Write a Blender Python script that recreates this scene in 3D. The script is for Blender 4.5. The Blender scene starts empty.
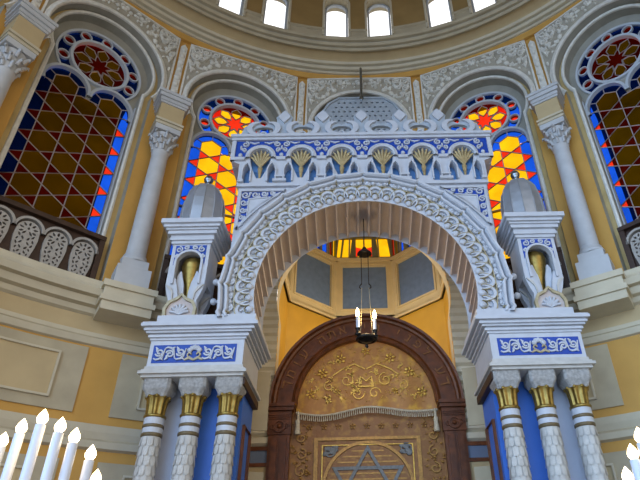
import bpy, math, random
from math import sin, cos, pi, radians as rad, sqrt, tan, atan2, asin, acos, degrees
from mathutils import Vector, Matrix
from mathutils.geometry import tessellate_polygon

random.seed(7)
SC = bpy.context.scene
COL = SC.collection

# ------------------------------------------------------------------ materials
def new_mat(name):
    m = bpy.data.materials.new(name); m.use_nodes = True
    nt = m.node_tree; nt.nodes.clear()
    out = nt.nodes.new('ShaderNodeOutputMaterial')
    return m, nt, out

def paint(name, c, rough=.6, metal=0., var=.12, scale=3., spec=.4, bump=0., coord='Object'):
    m, nt, out = new_mat(name)
    b = nt.nodes.new('ShaderNodeBsdfPrincipled')
    tc = nt.nodes.new('ShaderNodeTexCoord')
    n = nt.nodes.new('ShaderNodeTexNoise'); n.inputs['Scale'].default_value = scale; n.inputs['Detail'].default_value = 5
    r = nt.nodes.new('ShaderNodeValToRGB')
    r.color_ramp.elements[0].position = .3; r.color_ramp.elements[1].position = .7
    r.color_ramp.elements[0].color = (*[x * (1 - var) for x in c], 1)
    r.color_ramp.elements[1].color = (*[min(1, x * (1 + var)) for x in c], 1)
    nt.links.new(tc.outputs[coord], n.inputs['Vector'])
    nt.links.new(n.outputs['Fac'], r.inputs['Fac'])
    nt.links.new(r.outputs['Color'], b.inputs['Base Color'])
    b.inputs['Roughness'].default_value = rough; b.inputs['Metallic'].default_value = metal
    b.inputs['Specular IOR Level'].default_value = spec
    if bump:
        n2 = nt.nodes.new('ShaderNodeTexNoise'); n2.inputs['Scale'].default_value = scale * 12
        bp = nt.nodes.new('ShaderNodeBump'); bp.inputs['Strength'].default_value = bump; bp.inputs['Distance'].default_value = .02
        nt.links.new(tc.outputs[coord], n2.inputs['Vector'])
        nt.links.new(n2.outputs['Fac'], bp.inputs['Height']); nt.links.new(bp.outputs['Normal'], b.inputs['Normal'])
    nt.links.new(b.outputs['BSDF'], out.inputs['Surface'])
    return m

def stained(name, c, solid=.10):
    m, nt, out = new_mat(name)
    t = nt.nodes.new('ShaderNodeBsdfTransparent')
    d = nt.nodes.new('ShaderNodeBsdfPrincipled'); mix = nt.nodes.new('ShaderNodeMixShader')
    tc = nt.nodes.new('ShaderNodeTexCoord')
    n = nt.nodes.new('ShaderNodeTexNoise'); n.inputs['Scale'].default_value = 2.2; n.inputs['Detail'].default_value = 3
    r = nt.nodes.new('ShaderNodeValToRGB')
    r.color_ramp.elements[0].color = (*[x * .8 for x in c], 1); r.color_ramp.elements[1].color = (*[min(1, x * 1.12) for x in c], 1)
    r.color_ramp.elements[0].position = .3; r.color_ramp.elements[1].position = .7
    nt.links.new(tc.outputs['Object'], n.inputs['Vector']); nt.links.new(n.outputs['Fac'], r.inputs['Fac'])
    nt.links.new(r.outputs['Color'], t.inputs['Color']); nt.links.new(r.outputs['Color'], d.inputs['Base Color'])
    d.inputs['Roughness'].default_value = .25
    mix.inputs['Fac'].default_value = solid
    nt.links.new(t.outputs[0], mix.inputs[1]); nt.links.new(d.outputs[0], mix.inputs[2])
    nt.links.new(mix.outputs[0], out.inputs['Surface'])
    return m

def glow(name, c, s):
    m, nt, out = new_mat(name)
    e = nt.nodes.new('ShaderNodeEmission'); e.inputs['Color'].default_value = (*c, 1); e.inputs['Strength'].default_value = s
    nt.links.new(e.outputs[0], out.inputs['Surface'])
    return m

def brocade(name, base, gold, scale):
    """woven cloth with a fine gold thread pattern"""
    m, nt, out = new_mat(name)
    b = nt.nodes.new('ShaderNodeBsdfPrincipled'); tc = nt.nodes.new('ShaderNodeTexCoord')
    v = nt.nodes.new('ShaderNodeTexVoronoi'); v.inputs['Scale'].default_value = scale; v.feature = 'DISTANCE_TO_EDGE'
    n = nt.nodes.new('ShaderNodeTexNoise'); n.inputs['Scale'].default_value = scale * .6; n.inputs['Detail'].default_value = 6
    r = nt.nodes.new('ShaderNodeValToRGB')
    r.color_ramp.elements[0].position = .5; r.color_ramp.elements[1].position = .68
    r.color_ramp.elements[0].color = (*base, 1); r.color_ramp.elements[1].color = (*gold, 1)
    nt.links.new(tc.outputs['Object'], v.inputs['Vector']); nt.links.new(tc.outputs['Object'], n.inputs['Vector'])
    nt.links.new(n.outputs['Fac'], r.inputs['Fac']); nt.links.new(r.outputs['Color'], b.inputs['Base Color'])
    bp = nt.nodes.new('ShaderNodeBump'); bp.inputs['Strength'].default_value = .25; bp.inputs['Distance'].default_value = .02
    nt.links.new(v.outputs['Distance'], bp.inputs['Height']); nt.links.new(bp.outputs['Normal'], b.inputs['Normal'])
    b.inputs['Roughness'].default_value = .55
    nt.links.new(b.outputs['BSDF'], out.inputs['Surface'])
    return m

M = dict(
    white=paint('ark white paint', (.50, .52, .56), .5, var=.06, scale=6),
    whitewarm=paint('ark stone white', (.50, .485, .45), .6, var=.10, scale=8, bump=.2),
    capital=paint('carved stone white', (.50, .49, .47), .7, var=.25, scale=22, bump=.9),
    lilac=paint('fluted soffit plaster', (.50, .43, .40), .6, var=.06, scale=4),
    blue=paint('royal blue panel', (.007, .052, .33), .5, var=.1, scale=5),
    bluepaint=paint('pier blue paint', (.055, .17, .58), .5, var=.06, scale=3),
    skyblue=paint('recess blue paint', (.12, .28, .58), .5, var=.1, scale=4),
    palewall=paint('pier pale panel', (.42, .46, .56), .55, var=.06, scale=3),
    gold=paint('old gold leaf', (.29, .195, .05), .36, metal=.8, var=.3, scale=14),
    goldline=paint('bronze gold line', (.40, .34, .21), .5, metal=.2, var=.2, scale=14),
    goldwall=paint('golden yellow plaster', (.58, .34, .04), .6, var=.08, scale=2),
    drumshade=paint('shaded ochre drum plaster', (.30, .19, .065), .7, var=.1, scale=2),  # backlit darkness of the drum is put into this base colour
    orange=paint('ochre orange plaster', (.52, .285, .062), .7, var=.08, scale=2),
    ochre=paint('reveal ochre plaster', (.50, .36, .15), .7, var=.16, scale=2.2),
    beige=paint('beige plaster', (.48, .365, .195), .7, var=.07, scale=2),
    cream=paint('cream moulding', (.53, .465, .33), .65, var=.07, scale=3),
    greycream=paint('grey cream plaster', (.42, .355, .235), .7, var=.10, scale=2.5),
    relief=paint('relief plaster', (.66, .64, .57), .7, var=.1, scale=8),
    reliefground=paint('relief ground', (.36, .33, .26), .75, var=.15, scale=6),
    greyframe=paint('window stone grey', (.43, .46, .49), .6, var=.06, scale=3),
    column=paint('column plaster', (.47, .475, .475), .6, var=.07, scale=4),
    darkwood=paint('dark brown wood', (.045, .022, .013), .45, var=.3, scale=10),
    fret=paint('grey fretwork', (.36, .33, .29), .6, var=.12, scale=10),
    wood=paint('red brown carved wood', (.125, .036, .009), .38, var=.4, scale=7, bump=.25),
    brownniche=paint('brown plaster', (.26, .17, .10), .7, var=.15, scale=3),
    lattice=paint('grey blue lattice', (.36, .41, .46), .55, var=.1, scale=8),
    coffer=paint('grey blue coffer', (.145, .225, .40), .6, var=.1, scale=6),
    coframe=paint('cream coffer frame', (.66, .55, .32), .6, var=.06, scale=3),
    band=paint('cream rusticated plaster', (.64, .58, .44), .65, var=.06, scale=3),
    dome=paint('silver grey metal', (.42, .44, .47), .38, metal=.55, var=.1, scale=5),
    steel=paint('dark chrome', (.30, .33, .36), .2, metal=.9, var=.1),
    black=paint('black iron', (.015, .013, .012), .4, metal=.5, var=.1),
    lead=paint('lead came', (.30, .25, .24), .6, var=.1),
    floor=paint('stone floor', (.30, .27, .23), .5, var=.2, scale=2),
    candle=paint('white candle tube', (.50, .53, .60), .35, var=.03),
    brass=paint('silver candelabrum', (.55, .56, .58), .3, metal=.8, var=.1),
    carved=paint('gilded carved letters', (.26, .11, .03), .45, metal=.2, var=.3, scale=20),
    olive=paint('olive grey tracery', (.20, .20, .13), .6, var=.1),
    palmette=paint('pale gilt palmette', (.42, .33, .17), .45, metal=.35, var=.25, scale=14),
    taupe=paint('taupe grey plaster', (.30, .285, .235), .7, var=.12, scale=2.5),
    bronze=paint('dark bronze band', (.15, .11, .055), .5, metal=.2, var=.2, scale=14),
    dadoblue=paint('grey blue dado', (.14, .18, .27), .6, var=.1),
    cloth=brocade('valance brocade', (.43, .19, .04), (.62, .34, .045), 9),
    cloth2=brocade('curtain brocade', (.27, .115, .028), (.40, .20, .04), 12),
    goldthread=paint('gold embroidery', (.72, .45, .08), .4, metal=.35, var=.25, scale=20),
    darkgold=paint('dull gold embroidery', (.40, .21, .05), .45, metal=.3, var=.25, scale=20),
    starblue=paint('grey blue embroidery', (.20, .205, .20), .6, var=.2, scale=20),
    fringe=paint('cream fringe', (.58, .50, .36), .8, var=.2, scale=30),
    outer=paint('dark sky blocker', (.10, .09, .08), .9, var=.1),  # for the unseen shells that keep sky out of the side windows
    gamber=stained('amber glass', (.78, .37, .004), .05),
    gred=stained('red glass', (.60, .022, .006), .06),
    gblue=stained('blue glass', (.006, .06, .46), .05),
    gclear=stained('clear glass', (.97, .98, 1.), .02),
    flame=glow('lit candle bulb', (1., .80, .50), 9.),
    flame2=glow('lit lamp bulb', (1., .66, .28), 26.),
)

# ------------------------------------------------------------------ mesh builder
def ident(u, v, w): return (u, v, w)

class MB:
    def __init__(s, fn=None):
        s.v = []; s.f = []; s.mi = []; s.sm = []; s.mats = []; s.fn = fn or ident
    def m(s, key):
        if key not in s.mats: s.mats.append(key)
        return s.mats.index(key)
    def pt(s, p): s.v.append(s.fn(*p)); return len(s.v) - 1
    def face(s, ids, key, smooth=False):
        s.f.append(tuple(ids)); s.mi.append(s.m(key)); s.sm.append(smooth)
    def poly(s, pts, key): s.face([s.pt(p) for p in pts], key)
    def grid(s, rows, key, cu=False, cv=False, smooth=True):
        ids = [[s.pt(p) for p in r] for r in rows]
        R, C = len(ids), len(ids[0])
        for i in range(R if cv else R - 1):
            for j in range(C if cu else C - 1):
                a, b = ids[i], ids[(i + 1) % R]
                s.face((a[j], a[(j + 1) % C], b[(j + 1) % C], b[j]), key, smooth)
    def box(s, x0, x1, y0, y1, z0, z1, key):
        c = [s.pt(p) for p in ((x0,y0,z0),(x1,y0,z0),(x1,y1,z0),(x0,y1,z0),(x0,y0,z1),(x1,y0,z1),(x1,y1,z1),(x0,y1,z1))]
        for q in ((0,3,2,1),(4,5,6,7),(0,1,5,4),(1,2,6,5),(2,3,7,6),(3,0,4,7)): s.face([c[i] for i in q], key)
    def plate(s, outer, holes, w0, w1, key, sidekey=None, back=False):
        """flat polygon (u,v) with holes; front at w1, sides back to w0"""
        loops = [outer] + list(holes)
        flat = [p for l in loops for p in l]
        tris = tessellate_polygon([[Vector((p[0], p[1], 0)) for p in l] for l in loops])
        top = [s.pt((p[0], p[1], w1)) for p in flat]
        for t in tris: s.face([top[i] for i in t], key)
        if w0 != w1:
            bot = [s.pt((p[0], p[1], w0)) for p in flat]
            k = 0
            for l in loops:
                n = len(l)
                for i in range(n):
                    a, b = k + i, k + (i + 1) % n
                    s.face((top[a], top[b], bot[b], bot[a]), sidekey or key)
                k += n
            if back:
                for t in tris: s.face([bot[i] for i in t][::-1], key)
    def lathe(s, prof, c=(0, 0, 0), n=16, key='white', a0=0, a1=2 * pi, smooth=True):
        full = abs(a1 - a0 - 2 * pi) < 1e-6
        m = n if full else n + 1
        rows = [[(c[0] + r * cos(a0 + (a1 - a0) * j / n), c[1] + r * sin(a0 + (a1 - a0) * j / n), c[2] + z) for j in range(m)] for r, z in prof]
        s.grid(rows, key, cu=full, smooth=smooth)
    def tube(s, pts, r, key, n=6, closed=False, cap=True):
        P = [Vector(p) for p in pts]; N = len(P); rows = []
        prev = None
        for i in range(N):
            if closed: t = P[(i + 1) % N] - P[i - 1]
            else: t = P[min(i + 1, N - 1)] - P[max(i - 1, 0)]
            t = t.normalized() if t.length > 1e-9 else Vector((0, 0, 1))
            if prev is None:
                up = Vector((0, 0, 1)) if abs(t.z) < .9 else Vector((1, 0, 0))
            else: up = prev
            a = t.cross(up)
            if a.length < 1e-6: a = t.cross(Vector((0, 1, 0)))
            a.normalize(); b = a.cross(t); prev = b
            rr = r[i] if isinstance(r, (list, tuple)) else r
            rows.append([tuple(P[i] + a * (rr * cos(2 * pi * j / n)) + b * (rr * sin(2 * pi * j / n))) for j in range(n)])
        s.grid(rows, key, cu=True, cv=closed)
        if cap and not closed:
            s.poly(rows[0], key); s.poly(rows[-1][::-1], key)
    def ribbon(s, pts, wd, w0, w1, key, closed=False):
        """raised flat stroke along a (u,v) polyline; wd a number or a list"""
        N = len(pts); L = []; R = []
        for i in range(N):
            a = pts[(i - 1) % N] if closed or i > 0 else pts[i]
            b = pts[(i + 1) % N] if closed or i < N - 1 else pts[i]
            dx, dy = b[0] - a[0], b[1] - a[1]; l = sqrt(dx * dx + dy * dy) or 1
            h = (wd[i] if isinstance(wd, (list, tuple)) else wd) / 2
            L.append((pts[i][0] - dy / l * h, pts[i][1] + dx / l * h)); R.append((pts[i][0] + dy / l * h, pts[i][1] - dx / l * h))
        rows = [[(l[0], l[1], w0), (l[0], l[1], w1), (r[0], r[1], w1), (r[0], r[1], w0)] for l, r in zip(L, R)]
        s.grid(rows, key, cv=closed, smooth=False)
        if not closed: s.poly(rows[0][::-1], key); s.poly(rows[-1], key)
    def blob(s, c, r, key, n=8, m=5):
        """ellipsoid in (u,v,w)"""
        rows = [[(c[0] + r[0] * sin(pi * i / m) * cos(2 * pi * j / n), c[1] + r[1] * sin(pi * i / m) * sin(2 * pi * j / n), c[2] + r[2] * cos(pi * i / m)) for j in range(n)] for i in range(m + 1)]
        s.grid(rows, key, cu=True)
    def sweep(s, prof, path, key, closed=False, smooth=False):
        """prof: (offset along the path's left normal, w); path: (u,v,nu,nv)"""
        rows = [[(u + nu * d, v + nv * d, w) for d, w in prof] for u, v, nu, nv in path]
        s.grid(rows, key, cv=closed, smooth=smooth)
    def build(s, name, parent=None, loc=None, rz=None):
        me = bpy.data.meshes.new(name)
        me.from_pydata(s.v, [], s.f)
        for k in s.mats: me.materials.append(M[k])
        for p, mi, sm in zip(me.polygons, s.mi, s.sm): p.material_index = mi; p.use_smooth = sm
        me.validate(); me.update()
        o = bpy.data.objects.new(name, me); COL.objects.link(o)
        if parent: o.parent = parent
        if loc: o.location = loc
        if rz is not None: o.rotation_euler.z = rz
        return o

def tag(o, label=None, cat=None, group=None, kind=None):
    if label: o['label'] = label
    if cat: o['category'] = cat
    if group: o['group'] = group
    if kind: o['kind'] = kind
    return o

def thing(name, label, cat, loc=(0, 0, 0), rz=0, group=None, kind=None):
    o = bpy.data.objects.new(name, None); COL.objects.link(o)
    o.empty_display_size = .2; o.location = loc; o.rotation_euler.z = rz
    return tag(o, label, cat, group, kind)

def copy_tree(o, parent=None):
    c = o.copy(); COL.objects.link(c)
    if parent: c.parent = parent
    for ch in [x for x in KIDS.get(o.name, [])]: copy_tree(ch, c)
    return c
KIDS = {}
def index_kids():
    KIDS.clear()
    for o in COL.objects:
        if o.parent: KIDS.setdefault(o.parent.name, []).append(o)

def arc(cu, cv, r, a0, a1, n, rv=None):
    rv = r if rv is None else rv
    return [(cu + r * cos(rad(a0 + (a1 - a0) * i / n)), cv + rv * sin(rad(a0 + (a1 - a0) * i / n))) for i in range(n + 1)]
def circ(cu, cv, r, n=24): return [(cu + r * cos(2 * pi * i / n), cv + r * sin(2 * pi * i / n)) for i in range(n)]
def arcpath(cu, cv, r, a0, a1, n):
    return [(cu + r * cos(a), cv + r * sin(a), cos(a), sin(a)) for a in [rad(a0 + (a1 - a0) * i / n) for i in range(n + 1)]]
def spiral(cu, cv, r, a0, turns, n=18, r1=.22):
    """from the outside inwards; turns may be negative"""
    return [(cu + r * (1 - (1 - r1) * i / n) * cos(a0 + 2 * pi * turns * i / n), cv + r * (1 - (1 - r1) * i / n) * sin(a0 + 2 * pi * turns * i / n)) for i in range(n + 1)]

def front(Y): return lambda u, v, w: (u, Y - w, v)                 # a plane facing the viewer
def face_in(X, sgn): return lambda u, v, w: (X + sgn * w, u, v)     # a plane facing sideways (u runs along y)
CY = 2.32                                                          # centre of the rotunda
def curved(R): return lambda u, v, w: ((R - w) * sin(u / R), CY + (R - w) * cos(u / R), v)
def bay(u, v, w): return (u, 8.0 - w, v)                           # local frame of one bay; rotated about the rotunda's axis

def scrolls(mb, x0, x1, z0, z1, w0, w1, key, size, th):
    """arabesque: a running row of paired spirals with leaves filling a rectangle"""
    W = x1 - x0; n = max(1, round(W / (size * 2)))
    st = W / n; zc = (z0 + z1) / 2; h = (z1 - z0)
    for i in range(n):
        c = x0 + st * (i + .5); f = 1 if i % 2 == 0 else -1
        mb.ribbon(spiral(c, zc + f * h * .06, min(st, h) * .40, rad(200 if f > 0 else 160), f * 1.35), th, w0, w1, key)
        mb.ribbon([(c - st * .5, zc - f * h * .32), (c - st * .28, zc - f * h * .40), (c + st * .05, zc - f * h * .36), (c + st * .34, zc - f * h * .18), (c + st * .5, zc + f * h * .3)], [th * .6, th, th * 1.2, th, th * .6], w0, w1, key)
        mb.ribbon([(c - st * .42, zc + f * h * .42), (c - st * .25, zc + f * h * .30), (c - st * .30, zc + f * h * .12)], [th * .5, th * 1.5, th * .5], w0, w1, key)
        mb.ribbon([(c + st * .42, zc - f * h * .42), (c + st * .25, zc - f * h * .36), (c + st * .36, zc - f * h * .22)], [th * .5, th * 1.5, th * .5], w0, w1, key)

# ================================================================== THE ROTUNDA
def revolve(name, prof, az0, az1, keys, n=96, label=None):
    mb = MB()
    for i in range(len(prof) - 1):
        rows = []
        for (R, z) in (prof[i], prof[i + 1]):
            rows.append([(R * sin(rad(az0 + (az1 - az0) * j / n)), CY + R * cos(rad(az0 + (az1 - az0) * j / n)), z) for j in range(n + 1)])
        mb.grid(rows, keys[i] if isinstance(keys, (list, tuple)) else keys, smooth=False)
    o = mb.build(name); tag(o, label, None, kind='structure')
    return o

AZ = 101.25
fl = MB(); fl.lathe([(0, 0), (9.4, 0)], (0, CY, 0), 64, 'floor', smooth=False)
fl.box(-2.3, 2.3, 9.5, 16, -.1, 0, 'floor')
tag(fl.build('floor'), 'stone floor of the round hall below the picture', 'floor', kind='structure')

# lower wall, opening to the apse in the middle
def lower_wall(name, az0, az1, lab):
    mb = MB(curved(8.05)); R = 8.05; u0, u1 = rad(az0) * R, rad(az1) * R; n = 40
    U = [u0 + (u1 - u0) * i / n for i in range(n + 1)]
    prof = [(0, 0, 'orange'), (3.89, 0, 'cream'), (3.92, .07, 'cream'), (4.02, .09, 'greycream'), (4.06, .06, 'cream'), (4.16, .10, 'cream'), (4.27, .12, 'cream'), (4.30, .0, 'orange'),
            (5.59, 0, 'cream'), (5.61, .05, 'cream'), (5.71, .09, 'greycream'), (5.75, .05, 'cream'), (5.83, .03, 'beige'),
            (6.11, .03, 'cream'), (6.14, .10, 'cream'), (6.22, .14, 'greycream'), (6.25, .22, 'cream'), (6.36, .27, 'greycream'), (6.38, .36, 'cream'), (6.49, .40, 'cream'), (6.52, .34, 'cream'), (6.59, .30, 'cream'), (6.69, .30, 'cream'), (6.69, -.6, 'cream')]
    for (z0, w0, k), (z1, w1, _) in zip(prof, prof[1:]):
        mb.grid([[(u, z0, w0) for u in U], [(u, z1, w1) for u in U]], k, smooth=False)
    for e in (u0, u1):      # end face at the apse jamb
        mb.poly([(e, 0, 0), (e, 6.69, 0), (e, 6.69, -.6), (e, 0, -.6)], 'band')
    o = mb.build(name); tag(o, lab, 'wall', kind='structure')
    return o
lower_wall('wall_lower_left', -AZ, -17.6, 'curved ochre wall with cream mouldings left of the white ark')
lower_wall('wall_lower_right', 17.6, AZ, 'curved ochre wall with cream mouldings right of the white ark')

# framed panels on the lower wall
def frame_panel(name, az, hw, z0, z1, lab, group):
    R = 8.05; c = rad(az) * R; mb = MB(curved(R)); n = 14
    def strip(a, b, zz0, zz1, w, key):
        U = [a + (b - a) * i / n for i in range(n + 1)]
        mb.grid([[(u, zz0, 0) for u in U], [(u, zz0, w) for u in U], [(u, zz1, w) for u in U], [(u, zz1, 0) for u in U]], key, smooth=False)
        mb.poly([(a, zz0, 0), (a, zz1, 0), (a, zz1, w), (a, zz0, w)], key); mb.poly([(b, zz0, 0), (b, zz0, w), (b, zz1, w), (b, zz1, 0)], key)
    strip(c - hw, c + hw, z0, z1, .03, 'greycream')
    i0, i1, j0, j1 = c - hw + .40, c + hw - .40, z0 + .17, z1 - .17
    for a, b, p, q in ((i0, i1, j0, j0 + .035), (i0, i1, j1 - .035, j1)): strip(a, b, p, q, .07, 'cream')
    for a, b in ((i0, i0 + .035), (i1 - .035, i1)): strip(a, b, j0, j1, .07, 'cream')
    strip(i0 + .035, i1 - .035, j0 + .035, j1 - .035, .036, 'beige')
    o = mb.build(name); tag(o, lab, 'wall panel', group, 'structure')
k = 1
for az, nm, hw in ((-67.5, 'far left', 1.22), (-45, 'left', 1.22), (-22.8, 'near left', 1.34), (22.8, 'near right', 1.34), (45, 'right', 1.22), (67.5, 'far right', 1.22)):
    frame_panel('trim_%d' % k, az, hw, 4.44, 5.55, 'grey and beige framed wall panel under the %s bay' % nm, 'framed wall panels'); k += 1
    frame_panel('trim_%d' % k, az, hw, 2.3, 3.72, 'lowest grey framed wall panel under the %s bay' % nm, 'framed wall panels'); k += 1

# upper cornice, frieze and drum ledge
revolve('trim_%d' % k, [(8.5, 14.25), (8.05, 14.25), (8.02, 14.42), (7.97, 14.42), (7.97, 14.50), (7.985, 14.51), (7.985, 14.53), (7.90, 14.53), (7.87, 14.60), (7.885, 14.61), (7.885, 14.63), (7.80, 14.63), (7.77, 14.70), (7.785, 14.71), (7.74, 14.74), (7.50, 14.82)],
        -AZ, AZ, ['orange', 'orange', 'cream', 'cream', 'taupe', 'taupe', 'cream', 'cream', 'taupe', 'taupe', 'cream', 'cream', 'taupe', 'beige', 'beige'], label='curved cream cornice above the window arches'); k += 1
revolve('trim_%d' % k, [(7.50, 14.82), (7.50, 14.76), (7.44, 14.74), (7.42, 14.82), (7.435, 14.83), (7.435, 14.85), (7.36, 14.85), (7.33, 14.93), (7.345, 14.94), (7.345, 14.97), (7.26, 14.97), (7.24, 15.06), (7.45, 15.10), (7.45, 15.17), (7.53, 15.21)],
        -AZ, AZ, ['greycream', 'greycream', 'greycream', 'taupe', 'taupe', 'greycream', 'greycream', 'taupe', 'taupe', 'greycream', 'greycream', 'greycream', 'taupe', 'greycream'], label='curved grey ledge below the small bright windows'); k += 1
revolve('trim_%d' % k, [(8.05, 14.26), (7.78, 14.67), (7.46, 14.79), (7.24, 15.02), (7.52, 15.21)], AZ, 360 - AZ, 'greycream', 80, 'cornice of the round hall behind the viewer'); k += 1

# drum wall with paired windows
DR = 7.46
DWIN = []
for c in (-45.6, -22.8, 0, 22.8, 45.6):
    DWIN += [c - 4.75, c + 4.75]
def drum():
    mb = MB(curved(DR)); z0, z1 = 15.15, 18.2
    hw = rad(2.65) * DR; edge = rad(61.5) * DR
    holes_z = (15.38, 16.92)
    xs = sorted([-edge, edge] + [rad(a) * DR for a in (-56.25, -33.75, -11.25, 11.25, 33.75, 56.25)])
    wins = [rad(a) * DR for a in DWIN]
    for a, b in zip(xs, xs[1:]):
        ws = [w for w in wins if a < w < b]
        # solid strips between windows
        cur = a
        for w in ws + [None]:
            e = (w - hw) if w is not None else b
            n = max(2, int((e - cur) / .15)); U = [cur + (e - cur) * i / n for i in range(n + 1)]
            mb.grid([[(u, z0, 0) for u in U], [(u, 15.58, 0) for u in U], [(u, 15.60, .05) for u in U], [(u, 15.68, .05) for u in U], [(u, 15.70, 0) for u in U]], 'greycream', smooth=False)
            mb.grid([[(u, 15.70, 0) for u in U], [(u, z1, 0) for u in U]], 'drumshade', smooth=False)
            if w is None: break
            U = [w - hw + 2 * hw * i / 12 for i in range(13)]
            ztop = [holes_z[1] + sqrt(max(0, hw * hw - (u - w) ** 2)) for u in U]
            mb.grid([[(u, z, 0) for u, z in zip(U, ztop)], [(u, z1, 0) for u in U]], 'drumshade', smooth=False)
            mb.grid([[(u, z0, 0) for u in U], [(u, holes_z[0], 0) for u in U]], 'greycream', smooth=False)
            ring = [(w - hw, holes_z[0])] + [(w + hw * cos(pi - pi * i / 12), holes_z[1] + hw * sin(pi * i / 12)) for i in range(13)] + [(w + hw, holes_z[0])]
            mb.grid([[(u, z, 0) for u, z in ring], [(u, z, -.45) for u, z in ring]], 'greycream', cu=True, smooth=False)
            cur = w + hw
    n = 60; U = [edge + (2 * pi * DR - 2 * edge) * i / n for i in range(n + 1)]
    mb.grid([[(u, z0, 0) for u in U], [(u, z1, 0) for u in U]], 'drumshade', smooth=False)
    o = mb.build('wall_drum'); tag(o, 'ochre drum wall between the small bright windows at the top', 'wall', kind='structure')
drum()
names = ['leftmost', 'second from the left', 'third from the left', 'fourth from the left', 'fifth from the left', 'sixth from the left', 'seventh from the left', 'eighth from the left', 'ninth from the left', 'rightmost']
for i, a in enumerate(DWIN):
    hw = rad(2.65) * DR; hz = (15.38, 16.92)
    def loc_(u, v, w): return (u, DR - w, v)
    w_ = thing('window_%d' % (i + 1), 'small white round-topped drum window, %s of the row' % names[i], 'window', (0, CY, 0), -rad(a), 'small drum windows', 'structure')
    mb = MB(loc_)
    outline = [(-hw, hz[0])] + [(hw, hz[0])] + arc(0, hz[1], hw, 0, 180, 12)[0:]
    inner = [(-hw + .055, hz[0] + .055), (hw - .055, hz[0] + .055)] + arc(0, hz[1], hw - .055, 0, 180, 12)
    mb.plate(outline, [inner], -.30, -.22, 'greyframe'); mb.build('window_frame', w_)
    mb = MB(loc_); mb.plate(inner, [], -.262, -.262, 'gclear'); mb.build('glass_pane', w_)
    mb = MB(loc_)
    for sg in (-1, 1): mb.box(sg * (hw + .03) - .03, sg * (hw + .03) + .03, hz[0], hz[1], 0, .05, 'cream')
    mb.sweep([(-.0, 0), (0, .05), (.06, .05), (.06, 0)], arcpath(0, hz[1], hw, 0, 180, 14), 'cream'); mb.build('surround', w_)

# dome over the drum
mb = MB(); mb.lathe([(7.46, 18.2), (7.3, 19.4), (6.6, 21.2), (5.2, 22.8), (3.0, 23.9), (0, 24.4)], (0, CY, 0), 64, 'beige')
tag(mb.build('ceiling'), 'dome high over the hall, above the picture', 'ceiling', kind='structure')


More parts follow.
